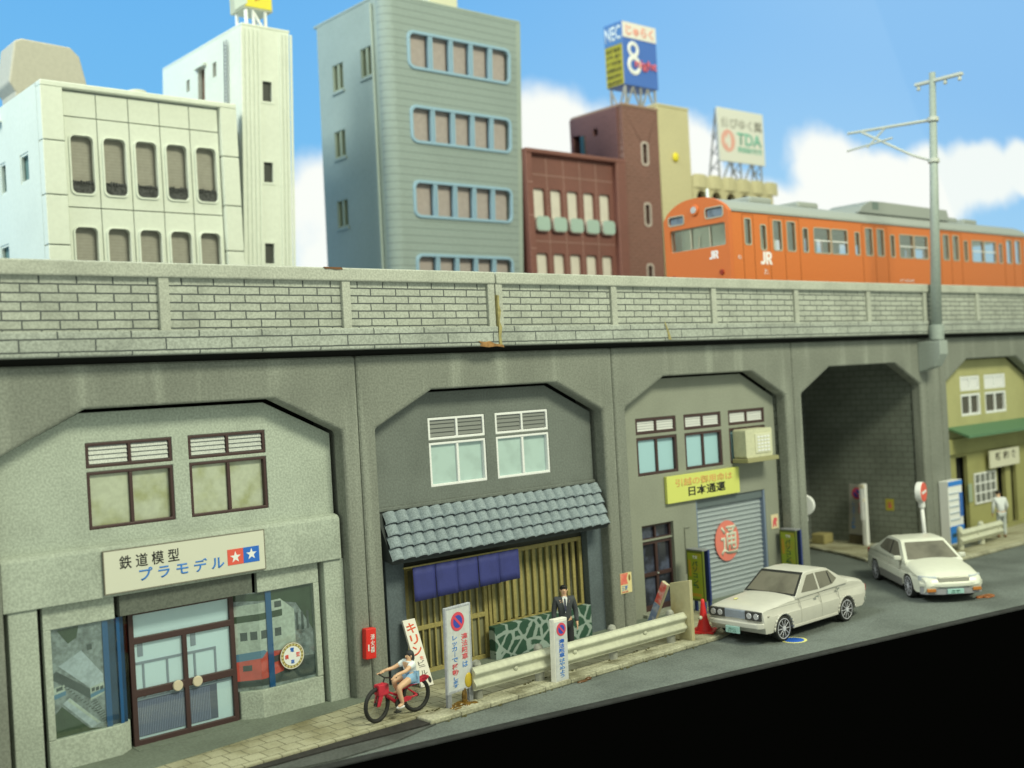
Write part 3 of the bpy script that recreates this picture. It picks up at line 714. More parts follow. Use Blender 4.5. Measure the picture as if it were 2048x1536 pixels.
letters('引越の御用命は', -1.28, 1.10, 3.24, 3.46, mat('orange_ink', alb(214,152,84), .6), sg3, -.031, .006)
letters('日本通運', -.78, .78, 2.95, 3.21, m_black, sg3, -.031, .022)
# window air conditioner
ac = thing('air_conditioner', 'cream window air conditioner on a bracket under the third brown window', 'air conditioner', (16.95, AY, 3.72))
m_ac = mat('cream_plastic', alb(196,198,150), .45, speck=.05, scale=12)
MB().plate(rr(-.62, .58, .06, .86, .06), (), -.46, -.02).build('casing', m_ac, ac, bevel=.03)
MB().box(-.22, .50, -.485, -.455, .17, .72).build('grille_panel', mat('cream_panel', alb(204,206,162), .45), ac, bevel=.012)
gq = MB()
for i in range(4):
    for j in range(5): gq.box(-.13+i*.145, -.03+i*.145, -.502, -.484, .22+j*.095, .27+j*.095)
gq.build('grille', m_whitef, ac)
MB().plate([(-.70, -.56), (.72, -.56), (.72, -.02), (-.70, -.02)], (), -.06, .055, 'z').build('bracket', mat('bracket_olive', alb(150,148,96), .6), ac, bevel=.015)

# ---- shop 5: olive shop -------------------------------------------------
m_w5 = mat('olive_yellow_wall', alb(170,169,106), .8, speck=.06, scale=20, stain=.12, stain_scale=.9)
m_w5b = mat('olive_wall', alb(152,152,88), .8, speck=.06, scale=20, stain=.15, stain_scale=.9)
s5 = thing('olive_shop', 'olive yellow shop under the arch with white windows and a green sheet awning', 'shop', (30.88, AY, 0))
W5 = ((-1.64, -.22), (.12, 1.74)); holes = []
for x0, x1 in W5: holes += [rc(x0, x1, 4.16, 4.95), rc(x0, x1, 5.05, 5.58)]
MB().plate(arch_outline(.03, 2.88), holes, 0, .18).build('upper_wall', m_w5, s5, bevel=.012)
MB().box(-3.7, 3.7, .30, .34, -.08, 6.9).build('room_back', m_dark, s5)
for x0, x1 in W5: window(s5, x0, x1, 4.16, 5.58, 4.95, 5.05, m_whitef, mat('murky_pane', alb(70,66,48), .2), m_whitef, m_silver, ft=.09)
MB().plate([(-3.3, 0), (-2.25, 0), (-2.25, 2.75), (-1.45, 2.75), (-1.45, 0), (.72, 0), (.72, 2.2), (1.35, 2.2), (1.35, 0), (1.75, 0), (1.75, 2.6), (2.2, 2.6), (2.2, 0), (3.3, 0), (3.3, 2.879), (-3.3, 2.879)], (), .0, .16).build('lower_wall', m_w5b, s5, bevel=.01)
MB().box(-3.3, 3.3, -.12, -.002, 2.88, 3.42).build('fascia', m_w5b, s5, bevel=.012)
MB().plate([(-.003, 3.78), (-.003, 3.84), (-.80, 3.56), (-.80, 3.47)], (), -2.75, 3.3, 'x').build('awning', mat('green_sheet', alb(84,122,80), .6), s5)
lt = MB(); lt.plate(rc(-1.08, .52, .97, 2.08), [rc(-1.02+i*.385, -1.02+i*.385+.34, 1.03+j*.345, 1.03+j*.345+.30) for i in range(4) for j in range(3)], -.05, -.003)
o = lt.build('lattice_window', m_whitef, s5, bevel=.008)
MB().box(-1.04, .48, -.015, -.005, 1.0, 2.05).build('pane', mat('grey_pane', alb(112,116,98), .25, stain=.3, stain_scale=4), o)
MB().box(-1.50, -1.22, -.02, -.003, 1.1, 1.75).build('notice', mat('pale_notice', alb(150,166,128), .6), s5)
MB().plate([(-1.5, -.4), (3.3, -.4), (3.3, 0), (-1.5, 0)], (), -.02, .03, 'z').build('plinth', m_w5b, s5)
sg5 = thing('eatery_sign', 'white signboard with three dark Japanese characters on the olive shop', 'sign', (30.88, AY-.17, 0))
MB().box(-.22, 2.05, -.06, 0, 2.19, 2.82).build('board', mat('offwhite_board', alb(206,206,164), .5), sg5, bevel=.008)
letters('新 和 食', .18, 1.82, 2.44, 2.74, mat('faded_ink', alb(84,80,58), .6), sg5, -.061, .035)
# far left arch and far right arch: plain blank fronts outside the frame
for c, nm, lb in ((-7.5, 'blank_shopfront', 'plain grey blank shopfront left of the model shop'), (38.6, 'blank_shopfront', 'plain grey blank shopfront right of the olive shop')):
    b_ = thing(nm, lb, 'shop', (c, AY, 0)); MB().plate(arch_outline(.05, 0), (), 0, .1).build('wall', m_w3, b_)

# ================================================================== STREET THINGS
def noparking_roundel(parent, cx, cz, R, y):
    o = MB().plate(circ(cx, cz, R, 36), (), y-.008, y).build('roundel', m_red2, parent)
    MB().plate(circ(cx, cz, R*.68, 32), (), y-.0115, y-.0082).build('roundel_blue', m_navy, o)
    a = R*.70; t = R*.13; c = math.sqrt(.5)
    MB().plate([(cx-a*c-t*c, cz+a*c-t*c), (cx-a*c+t*c, cz+a*c+t*c), (cx+a*c+t*c, cz-a*c+t*c), (cx+a*c-t*c, cz-a*c-t*c)], (), y-.0145, y-.0118).build('roundel_bar', m_red2, o)
m_red2 = mat('sign_red_paint', alb(206,70,78), .5); m_navy = mat('sign_navy', alb(50,70,150), .5)
m_txtred = mat('text_red', alb(210,92,88), .6); m_txtblue = mat('text_blue', alb(70,128,178), .6)
m_board_w = mat('weathered_board', alb(196,200,178), .55, speck=.05, scale=14, stain=.16, stain_scale=2.2)
m_galv = mat('grey_steel', alb(132,136,126), .5, speck=.15, scale=18)

# extinguisher box
fb = thing('extinguisher_box', 'red fire extinguisher box with white lettering on the pier beside the model shop', 'extinguisher box', (3.62, 0, .79), rot=(0, .05, 0))
MB().box(-.125, .125, -.16, -.005, 0, .62).build('case', mat('red_box', alb(222,52,40), .4), fb, bevel=.02)
letters('消\n火\n器', -.02, .085, .13, .50, m_white, fb, -.161, .03)
MB().plate(rc(-.08, -.05, .17, .30), (), -.166, -.161).build('small_print', m_white, fb)
# poster on the pier
po = thing('poster', 'red and yellow poster with blue lettering pasted on the pier left of the removals office', 'poster', (11.3, 0, .87))
MB().box(-.2, .2, -.012, -.003, 0, .5).build('sheet', mat('poster_yellow', alb(222,210,140), .6), po)
MB().plate([(-.195, .22), (.06, .22), (.02, .36), (.08, .495), (-.195, .495)], (), -.015, -.0125).build('picture', mat('poster_red', alb(218,110,86), .6, stain=.35, stain_scale=4, stain_col=alb(228,160,120)), po)
MB().plate(circ(.12, .37, .035, 14, .08), (), -.0155, -.0125).build('picture', mat('poster_bottle', alb(120,90,40), .6), po)
letters('酒販', -.17, .06, .06, .19, m_txtblue, po, -.013, .04)
letters('売店', -.17, .06, .015, .05, m_txtred, po, -.013, .04)
# small notice by the garage
p2 = thing('notice', 'small cream paper notice with a red figure right of the roller shutter', 'notice', (18.04, AY-.003, 1.6))
MB().box(-.17, .17, -.012, 0, 0, .41).build('sheet', mat('notice_cream', alb(216,204,150), .6), p2)
MB().plate([(-.11,.05),(-.06,.05),(-.03,.15),(.02,.06),(.07,.06),(.05,.2),(.11,.22),(.09,.3),(-.02,.33),(-.09,.24)], (), -.016, -.0125).build('picture', m_txtred, p2)
# kirin style upright board leaning back
kb = thing('leaning_signboard', 'narrow white beverage signboard with red katakana leaning against the noodle shop pillar', 'signboard', (4.84, -.33, 0), rot=(-.40, 0, 0))
MB().box(-.16, .16, -.03, .03, 0, 1.44).build('board', mat('white_board', alb(224,222,190), .5), kb, bevel=.006)
m_or = mat('orange_red', alb(222,96,58), .6)
letters('キ', -.115, .115, 1.14, 1.36, m_or, kb, -.031, .03); letters('リ', -.10, .10, .90, 1.10, m_or, kb, -.031, .03); letters('ン', -.115, .115, .66, .86, m_or, kb, -.031, .03)
letters('生', .0, .10, .56, .63, m_or, kb, -.031, .03)
letters('ビ', -.08, .09, .44, .54, m_black, kb, -.031, .0); letters('ー\nル', -.08, .09, .24, .42, m_black, kb, -.031, .0)
MB().plate(circ(.09, .12, .04, 16, .07), (), -.037, -.031).build('bottle_mark', m_black, kb)
# big no parking stand
ns = thing('no_parking_stand', 'tall grey framed no parking board on two legs behind the bicycle, glue at its foot', 'sign stand', (4.44, -1.95, 0), rot=(.03, 0, .14), group='no parking notices')
MB().box(-.33, .33, -.03, .03, .30, 1.92).build('panel', m_board_w, ns, bevel=.006)
fr = MB().plate(rc(-.36, .36, .26, 1.95), [rc(-.315, .315, .32, 1.90)], -.036, .032); fr.build('frame', mat('pale_steel', alb(164,168,156), .5, speck=.12, scale=18), ns, bevel=.012)
for x in (-.30, .30): MB().box(x-.055, x+.055, -.035, .035, 0, .27).build('leg', m_galv, ns, bevel=.01)
noparking_roundel(ns, -.02, 1.64, .185, -.031)
letters('違\n法\n駐\n車', .07, .25, .86, 1.38, m_txtred, ns, -.031, .02); letters('は', .085, .235, .71, .83, m_txtblue, ns, -.031, .02)
letters('レ\nッ\nカ\n｜\nで', -.20, -.04, .86, 1.38, m_txtblue, ns, -.031, .02)
letters('移\n動', -.21, -.03, .60, .83, m_txtred, ns, -.031, .02); letters('し\nま\nす', -.20, -.04, .36, .57, m_txtblue, ns, -.031, .02)
gb = MB().ell((.24, -.03, .43), .11, .035, .15, 20, 12).build('glue_blob', mat('amber_glue', alb(190,166,46), .2), ns, smooth=True)
gp = MB()
random.seed(5)
for i in range(16): gp.ell((random.uniform(-.32,.26), random.uniform(-.2,.12), .0), random.uniform(.05,.13), random.uniform(.04,.1), random.uniform(.02,.05), 10, 6)
gp.ell((.12, -.02, .12), .07, .04, .2, 12, 8)
gp.build('glue_puddle', mat('dark_amber_glue', alb(104,80,28), .15, speck=.4, scale=12, bump=.6), ns, smooth=True)
# square no parking post
ps = thing('no_parking_post', 'white square no parking post with blue vertical lettering in front of the guard rail', 'sign post', (6.83, -2.28, .0), rot=(0, .03, .05), group='no parking notices')
MB().box(-.195, .195, -.07, .07, 0, 1.30).build('post', mat('white_post', alb(222,222,188), .5, speck=.04, scale=12), ps, bevel=.012)
MB().box(-.18, .18, -.078, -.0705, .03, 1.24).build('face', m_board_w, ps)
noparking_roundel(ps, 0, 1.08, .135, -.079)
letters('違\n法\n駐\n車', -.085, .085, .50, .88, m_blue, ps, -.079, .03); letters('は\nや\nめ\nよ\nう', -.085, .085, .09, .48, m_txtblue, ps, -.079, .025)
# guard rails
m_rail = mat('cream_rail_paint', alb(192,195,155), .4, speck=.06, scale=10, stain=.12, stain_scale=1.2)
m_railpost = mat('rail_post', alb(150,152,126), .6, speck=.15, scale=14, stain=.3, stain_scale=3)
def guard_rail(name, label, x0, x1, Y, posts):
    t = thing(name, label, 'guard rail', ((x0+x1)/2, Y, 0), group='guard rails along the kerb'); c = (x0+x1)/2
    pf = []
    for i in range(33):
        u = i/32; z = .20+.46*u
        pf.append((-.075*(.5-.5*math.cos(4*PI*u))-.01, z))
    pf = pf+[(.035, .66), (.035, .20)]
    MB().plate(pf, (), x0-c, x1-c, 'x').build('rail_beam', m_rail, t, bevel=.006)
    for x in posts:
        MB().lathe([(.10, -.01), (.10, .62), (.098, .68), (.075, .735), (.035, .76), (.001, .765)], (x-c, .13, 0), 20).build('rail_post', m_railpost if x < 20 else m_rail, t)
        MB().ell((x-c+.9, -.02, .43), .06, .04, .05, 12, 8).build('bolt', m_rail, t, smooth=True)
    return t
guard_rail('guard_rail', 'long cream steel guard rail along the kerb in front of the noodle shop', 4.75, 11.22, -2.02, [4.95, 6.62, 8.82, 10.75])
guard_rail('guard_rail', 'short cream guard rail beside the olive shop corner', 25.7, 28.5, -1.15, [25.95, 27.35])
# plywood board and small leaning striped board
pw = tag(MB().plate([(-2.23, 0), (-1.62, 0), (-1.62, 1.30), (-2.23, 1.42)], (), 11.10, 11.20, 'x').build('plywood_board', mat('plywood', alb(176,170,118), .7, speck=.06, scale=6, stain=.6, stain_scale=1.1, stain_col=alb(150,124,50)), bevel=.008),
         'bare plywood board standing on edge at the end of the long guard rail', 'board')
lb = thing('striped_board', 'thin cream board with a red and blue edge leaning towards the plywood board', 'board', (11.12, -.80, 0), rot=(.46, .04, 0))
MB().box(-.03, .06, -.10, .10, 0, 1.42).build('board', mat('cream_wood', alb(190,184,138), .6), lb, bevel=.006)
MB().box(-.038, -.031, -.095, .095, .86, 1.40).build('red_print', mat('print_red2', alb(202,84,66), .6, stain=.5, stain_scale=5, stain_col=alb(214,190,160)), lb)
MB().box(-.038, -.031, -.095, .095, .05, .84).build('blue_print', mat('print_blue2', alb(112,130,150), .6, stain=.5, stain_scale=5, stain_col=alb(180,184,170)), lb)
# green A-boards
def green_board(loc, label, rz=0):
    t = thing('folding_signboard', label, 'signboard', loc, rz, 'green folding signboards of the school')
    m_g = mat('lime_panel', alb(150,168,40), .5, stain=.25, stain_scale=3, stain_col=alb(168,150,40)); m_ge = mat('olive_edge', alb(96,108,34), .5); m_nb = mat('navy_panel', alb(50,66,110), .5)
    p = MB().plate(rc(-.29, .29, .32, 1.62), (), -.03, .03, 'x').build('panel', m_ge, t, bevel=.006)
    MB().plate(rc(-.24, .24, .38, 1.56), (), -.038, -.031, 'x').build('panel_face', m_g, p)
    letters('パ\nソ\nコ\nン\n塾', -.09, .11, .62, 1.36, mat('dark_green_ink', alb(34,92,44), .6), p, -.0395, .03, face='x')
    letters('教室', -.06, .10, 1.42, 1.50, m_whitef, p, -.0395, .02, face='x')
    MB().plate(rc(-.2, .2, .44, .52), (), -.0415, -.039, 'x').build('print_band', mat('amber_band', alb(190,150,40), .6), p)
    MB().plate([(.12, .95), (.21, .95), (.21, 1.38), (.14, 1.38)], (), -.0415, -.039, 'x').build('print_band', mat('amber_band', alb(190,150,40), .6), p)
    MB().plate(rc(-.30, .29, .30, 1.64), (), .17, .23, 'x').build('rear_panel', m_nb, t, bevel=.006)
    MB().box(-.035, .235, -.28, .28, 1.622, 1.66).build('hinge_cap', m_galv, t, bevel=.006)
    for x in (0, .20):
        for y in (-.24, .24): MB().box(x-.03, x+.03, y-.04, y+.04, 0, .32).build('leg', m_nb, t)
    return t
green_board((13.62, -.30, 0), 'lime green folding signboard between the brown door and the roller shutter', -.06)
green_board((18.05, -.02, -.05), 'lime green folding signboard right of the roller shutter, behind the old saloon roof', -.06)
# traffic cone
tc_ = thing('traffic_cone', 'small red traffic cone on the pavement in front of the old white saloon', 'traffic cone', (12.02, -1.82, 0))
m_cone = mat('cone_red', alb(206,44,40), .45)
MB().lathe([(.215, .0), (.20, .05), (.145, .16), (.10, .32), (.07, .5), (.05, .66), (.042, .76), (.02, .775)], (0, 0, .02), 28).build('cone', m_cone, tc_, smooth=True)
bs = MB().plate(rr(-.27, .27, -.27, .27, .06), (), 0, .055, 'z').build('cone_base', m_cone, tc_, bevel=.015); bs.rotation_euler = (0, 0, .5)
# round road marking
rm = MB().plate(circ(12.84, -3.80, .30, 40, .30), (), -.0895, -.0865, 'z').build('road_marking', mat('road_yellow', alb(206,204,110), .6)); struct(rm)
struct(MB().plate(circ(12.84, -3.80, .235, 40, .235), (), -.0862, -.0835, 'z').build('road_marking', mat('road_blue', alb(30,86,160), .6)))
# traffic signs
def no_entry(name, loc, label, rz, lean, box=False):
    t = thing(name, label, 'traffic sign', loc, rot=(0, lean, rz), group='round no entry signs')
    MB().cyl((0, 0, 0), (0, 0, 1.78), .065, .055, 16).build('pole', m_white, t, smooth=True)
    MB().cyl((0, 0, 1.72), (0, 0, 1.90), .10, .10, 18).build('collar', m_white, t, bevel=.012)
    MB().cyl((0, .09, 2.20), (0, -.09, 2.20), .315, .315, 40).build('disc', m_white, t, bevel=.02)
    f = MB().cyl((0, -.0905, 2.20), (0, -.105, 2.20), .295, .295, 40).build('disc_face', m_red2b, t)
    MB().box(-.20, .20, -.112, -.1055, 2.16, 2.24).build('bar', m_white, f)
    if box: MB().box(-.04, .34, -.12, .12, 1.36, 1.66).build('control_box', mat('control_box', alb(84,86,80), .5), t, bevel=.05)
    return t
m_red2b = mat('no_entry_red', alb(222,92,66), .5)
no_entry('no_entry_sign', (23.40, -1.25, 0), 'round red no entry sign on a white pole behind the newer white saloon', .22, -.12)
no_entry('no_entry_sign', (19.50, .40, -.09), 'round sign with a grey box, half hidden by the pier left of the underpass', 1.9, 0, True)
# underpass things
wp = thing('white_post', 'thick white post with brackets standing at the kerb inside the underpass', 'post', (25.35, 2.06, 0))
MB().box(-.085, .085, -.085, .085, 0, 2.12).build('post', m_white, wp, bevel=.02)
MB().box(-.20, -.08, -.08, .08, 1.98, 2.10).build('bracket', mat('cream_bracket', alb(196,190,150), .5), wp, bevel=.015); MB().box(-.17, -.08, -.07, .07, 1.52, 1.62).build('bracket', mat('cream_bracket', alb(196,190,150), .5), wp, bevel=.015)
MB().box(-.2, -.15, -.05, .05, .9, 1.98).build('plate_edge', m_whitef, wp)
us = thing('no_parking_stand', 'dirty no parking board leaning on the dark underpass wall behind the white post', 'sign stand', (25.55, 2.55, .2), rot=(0, .06, -PI/2), group='no parking notices')
MB().box(-.30, .34, -.03, .03, .12, 1.86).build('panel', mat('grubby_board', alb(160,160,136), .6, stain=.2, stain_scale=2), us, bevel=.006)
MB().box(-.26, .36, -.10, .12, -.2, .118).build('weight', mat('weight_brown', alb(84,78,52), .8), us, bevel=.02)
noparking_roundel(us, .02, 1.56, .2, -.031)
letters('違\n法\n駐\n車', .08, .24, .86, 1.28, m_txtred, us, -.031, .02); letters('レ\nッ\nカ\n｜\nで\n移\n動', -.2, -.05, .3, 1.25, m_txtblue, us, -.031, .02)
tag(MB().box(24.85, 25.4, 3.4, 3.95, 0.0, .36).build('concrete_block', mat('block_tan', alb(150,142,84), .8, speck=.1, scale=10), bevel=.05), 'tan concrete block lying on the pavement inside the underpass', 'block')
up = thing('poster', 'small yellow poster with red lettering on the underpass wall', 'poster', (25.857, 1.40, 1.17), rz=-PI/2)
MB().box(-.16, .15, -.01, -.001, 0, .40).build('sheet', mat('poster_yel2', alb(176,166,50), .6), up)
letters('注\n意', -.09, .08, .08, .30, m_txtred, up, -.011, .06)
# vending machine
vm = thing('vending_machine', 'white and blue drinks vending machine at the pier by the olive shop', 'vending machine', (27.02, -.36, 0))
MB().box(-.46, .46, 0, .34, 0, 2.14).build('cabinet', m_white, vm, bevel=.02)
m_vb = mat('vending_blue', alb(40,124,190), .4)
MB().box(-.455, .455, -.012, -.001, 1.96, 2.12).build('blue_header', m_vb, vm); MB().box(-.455, .455, -.012, -.001, .05, .62).build('blue_base', m_vb, vm)
MB().box(.24, .455, -.012, -.001, .9, 1.7).build('blue_panel', mat('vending_blue2', alb(44,100,160), .4), vm)
MB().box(-.36, .1, -.016, -.0125, .25, .38).build('tray', mat('vending_dark', alb(30,70,80), .4), vm)
for i in range(5): MB().box(-.43, .23, -.03, -.001, .82+i*.22, .85+i*.22).build('shelf', mat('vending_shelf', alb(168,184,176), .4), vm)
# litter of weeds and dirt along the kerb
random.seed(11); wd = MB()
for i in range(160):
    x = random.uniform(3.6, 11.8); y = -2.41+random.uniform(-.05, .03) if random.random() < .6 else -1.93+random.uniform(0, .12)
    if (math.sin(x*2.1)+math.sin(x*5.3)) < -.1: continue
    r = random.uniform(.008, .028); wd.ell((x, y, (-.085 if y < -2.2 else .008)), r*1.4, r, r*.8, 6, 4)
tag(wd.build('kerb_moss', mat('moss', alb(78,76,40), .95, speck=.3, scale=20)), None, None, kind='stuff')
tag(MB().ell((7.3,-2.46,-.08),.16,.05,.03,12,6).ell((7.5,-2.43,-.07),.09,.05,.04,10,6).build('rust_glue_spot', mat('brown_glue', alb(92,62,30), .3), smooth=True), 'brown glue spot in the gutter by the square no parking post', 'glue spot')
tag(MB().ell((19.75,-5.0,-.08),.26,.16,.05,14,8).ell((19.55,-4.9,-.08),.2,.1,.04,14,8).build('amber_glue_spot', mat('orange_glue', alb(146,84,30), .25, speck=.3, scale=8), smooth=True), 'orange brown glue spot under the nose of the newer white saloon', 'glue spot')

# ================================================================== PEOPLE
def skin_mesh(nodes, edges, levels=2, root=None):
    """one continuous skinned surface over joints: {name: ((x,y,z), rx, ry)}"""
    names = list(nodes); ix = {n: i for i, n in enumerate(names)}
    me = bpy.data.meshes.new('skin'); me.from_pydata([nodes[n][0] for n in names], [(ix[a], ix[b]) for a, b in edges], [])
    o = bpy.data.objects.new('skin', me); COL.objects.link(o)
    o.modifiers.new('skin', 'SKIN')
    sv = me.skin_vertices[0].data
    for n in names:
        r = nodes[n][1]; sv[ix[n]].radius = (r, nodes[n][2] if len(nodes[n]) > 2 else r)
        sv[ix[n]].use_root = False
    sv[ix[root or names[0]]].use_root = True
    s = o.modifiers.new('sub', 'SUBSURF'); s.levels = s.render_levels = levels
    dg = bpy.context.evaluated_depsgraph_get(); dg.update()
    out = bpy.data.meshes.new_from_object(o.evaluated_get(dg), depsgraph=dg)
    bpy.data.objects.remove(o); bpy.data.meshes.remove(me)
    return out
def skinned(name, nodes, edges, m, parent, extra=None, levels=2):
    me = skin_mesh(nodes, edges, levels)
    if extra is not None:
        bm = bmesh.new(); bm.from_mesh(me); bv = [bm.verts.new(v) for v in extra.v]
        for f in extra.f:
            try: bm.faces.new([bv[i] for i in f])
            except ValueError: pass
        bm.to_mesh(me); bm.free()
    me.name = name; me.materials.clear(); me.materials.append(m)
    for p in me.polygons: p.use_smooth = True; p.material_index = 0
    o = bpy.data.objects.new(name, me); COL.objects.link(o); o.parent = parent
    return o
m_skin = mat('skin', alb(206,168,120), .5)
m_hair = mat('black_hair', (.012, .011, .010), .5)
def hand(nd, ed, side, wrist, d, out):
    """palm and five unequal bent fingers hanging from a wrist; d = pointing direction, out = thumb side"""
    w = Vector(wrist); d = Vector(d).normalized(); out = Vector(out).normalized()
    p = w+d*.055; nd['palm'+side] = (tuple(p), .034, .022); ed.append(('wri'+side, 'palm'+side))
    nrm = d.cross(out).normalized()
    for i, ln in enumerate((.075, .085, .08, .062)):
        b = p+d*.035+out*(.027-.018*i); m_ = b+d*ln*.5; t = m_+d*ln*.42+nrm*.02
        for q, (v, r) in enumerate(((b, .0105), (m_, .0095), (t, .008))): nd[f'f{i}{q}{side}'] = (tuple(v), r)
        ed += [('palm'+side, f'f{i}0{side}'), (f'f{i}0{side}', f'f{i}1{side}'), (f'f{i}1{side}', f'f{i}2{side}')]
    b = w+d*.03+out*.035; t = b+d*.04+out*.018
    nd['th0'+side] = (tuple(b), .012); nd['th1'+side] = (tuple(t), .010); ed += [('wri'+side, 'th0'+side), ('th0'+side, 'th1'+side)]
def person(label, loc, rz, J, cloth, scale=1.0):
    t = thing('person', label, 'person', loc, rz); t.scale = (scale,)*3
    nd, ed = {}, []
    for n, v in J.items(): nd[n] = v
    ed += [('pel', 'spi'), ('spi', 'che'), ('che', 'nec'), ('nec', 'hd0'), ('hd0', 'hd1')]
    for s in 'LR':
        ed += [('pel', 'hip'+s), ('hip'+s, 'kne'+s), ('kne'+s, 'ank'+s), ('ank'+s, 'toe'+s), ('che', 'sho'+s), ('sho'+s, 'elb'+s), ('elb'+s, 'wri'+s)]
        e, w = Vector(J['elb'+s][0]), Vector(J['wri'+s][0])
        hand(nd, ed, s, w, w-e, J.get('thumb', (0, -1, 0)) if not isinstance(J.get('thumb'), dict) else (0, -1, 0))
    return t, nd, ed
def standing(bend=0, head_turn=0):
    J = {'pel': ((0, 0, .93), .13, .10), 'spi': ((0, -.02*bend, 1.13), .125, .095), 'che': ((0, -.12*bend, 1.33), .15, .105), 'nec': ((0, -.20*bend, 1.475), .052),
         'hd0': ((0, -.02-.25*bend, 1.56), .072, .082), 'hd1': ((0, -.02-.27*bend, 1.655), .068, .078)}
    for s, k in (('L', 1), ('R', -1)):
        J['hip'+s] = ((.09*k, 0, .86), .085); J['kne'+s] = ((.10*k, -.02, .48), .058); J['ank'+s] = ((.10*k, .02, .09), .040); J['toe'+s] = ((.12*k, -.13, .04), .036)
        J['sho'+s] = ((.185*k, -.13*bend, 1.41), .058); J['elb'+s] = ((.245*k, .02-.12*bend, 1.13), .042); J['wri'+s] = ((.25*k, -.05-.14*bend, .89), .029)
    return J
def headextra(c, r=.085, turn=0):
    """nose, ears and chin joined to the head, in head coordinates facing -Y"""
    e = MB(); e.ell((c[0], c[1]-r*1.02, c[2]-.005), .014, .022, .022, 8, 6)
    for k in (-1, 1): e.ell((c[0]+k*r*.92, c[1]+.01, c[2]-.005), .012, .02, .03, 8, 6)
    return e
def face(t, c, r, hair_pts):
    h = MB()
    for (dx, dy, dz, a, b, q) in hair_pts: h.ell((c[0]+dx, c[1]+dy, c[2]+dz), a, b, q, 18, 12)
    h.build('hair', m_hair, t, smooth=True)
    for k in (-1, 1): MB().ell((c[0]+k*.031, c[1]-r*.93, c[2]+.012), .011, .005, .005, 8, 6).build('eye', mat('eye_brown', (.05,.035,.03), .4), t)
    MB().ell((c[0], c[1]-r*.90, c[2]-.052), .024, .01, .006, 10, 6).build('mouth', mat('lips', alb(170,100,86), .5), t)

# man in a dark suit behind the guard rail
J = standing()
t, nd, ed = person('person in a dark grey suit, white shirt and dark tie standing behind the guard rail', (8.0, -1.28, 0), -.62, J, None)
skinned('body', nd, ed, m_skin, t, headextra((0, -.02, 1.605)))
m_suit = mat('suit_grey', alb(62,66,62), .8, speck=.1, scale=40)
jk = {'pel': ((0, 0, .86), .165, .125), 'spi': ((0, 0, 1.12), .15, .12), 'che': ((0, 0, 1.33), .175, .13), 'top': ((0, .015, 1.445), .085, .075)}
je = [('pel', 'spi'), ('spi', 'che'), ('che', 'top')]
for s in 'LR':
    for n, r in (('sho', .080), ('elb', .062), ('wri', .050)): jk[n+s] = (nd[n+s][0], r)
    je += [('che', 'sho'+s), ('sho'+s, 'elb'+s), ('elb'+s, 'wri'+s)]
skinned('jacket', jk, je, m_suit, t)
tr = {'pel': ((0, 0, .90), .14, .11)}; te = []
for s in 'LR':
    for n, r in (('hip', .10), ('kne', .078), ('ank', .066)): tr[n+s] = (nd[n+s][0], r)
    te += [('pel', 'hip'+s), ('hip'+s, 'kne'+s), ('kne'+s, 'ank'+s)]
skinned('trousers', tr, te, mat('trouser_black', alb(42,44,42), .8), t)
MB().plate([(-.055, 1.45), (0, 1.12), (.06, 1.45), (.03, 1.475), (-.03, 1.475)], (), -.152, -.10).xf(lambda x, y, z: (x, y+(.06 if z > 1.4 else .0), z)).build('shirt', m_white, t)
MB().plate([(-.015, 1.43), (.015, 1.43), (.024, 1.2), (0, 1.15), (-.024, 1.2)], (), -.163, -.15).xf(lambda x, y, z: (x, y+(.058 if z > 1.4 else .0), z)).build('tie', mat('dark_tie', alb(40,44,60), .6), t)
for k in (1, -1): MB().ell((.115*k, -.06, .045), .05, .125, .05, 14, 8).build('shoe', m_black, t, smooth=True)
face(t, (0, -.02, 1.605), .085, [(0, .026, .038, .086, .080, .075), (0, -.012, .082, .070, .060, .028)])
# person in white bending near the olive shop
J = standing(.9)
J['wriR'] = ((-.24, -.30, .93), .029); J['elbR'] = ((-.26, -.12, 1.14), .042)
t, nd, ed = person('person in white work clothes stooping on the pavement outside the olive shop', (28.95, -.95, 0), 2.35, J, None, .93)
hc = (0, -.265, 1.605)
skinned('body', nd, ed, m_skin, t, headextra(hc))
m_ww = mat('white_cotton', alb(208,214,192), .8, speck=.04, scale=14)
jk = {'pel': ((0, 0, .90), .15, .12), 'spi': ((0, -.01, 1.12), .145, .13), 'che': ((0, -.10, 1.33), .18, .15), 'top': ((0, -.16, 1.43), .08, .07)}; je = [('pel', 'spi'), ('spi', 'che'), ('che', 'top')]
for s in 'LR':
    for n, r in (('sho', .085), ('elb', .066), ('wri', .05)): jk[n+s] = (nd[n+s][0], r)
    je += [('che', 'sho'+s), ('sho'+s, 'elb'+s), ('elb'+s, 'wri'+s)]
skinned('shirt', jk, je, m_ww, t)
tr = {'pel': ((0, 0, .90), .14, .11)}; te = []
for s in 'LR':
    for n, r in (('hip', .10), ('kne', .078), ('ank', .062)): tr[n+s] = (nd[n+s][0], r)
    te += [('pel', 'hip'+s), ('hip'+s, 'kne'+s), ('kne'+s, 'ank'+s)]
skinned('trousers', tr, te, mat('pale_grey_cotton', alb(178,186,164), .8), t)
for k in (1, -1): MB().ell((.115*k, -.05, .045), .05, .12, .05, 14, 8).build('shoe', mat('tan_shoe', alb(120,96,60), .6), t, smooth=True)
face(t, hc, .085, [(0, .018, .035, .088, .088, .085), (0, -.035, .078, .07, .045, .032)])

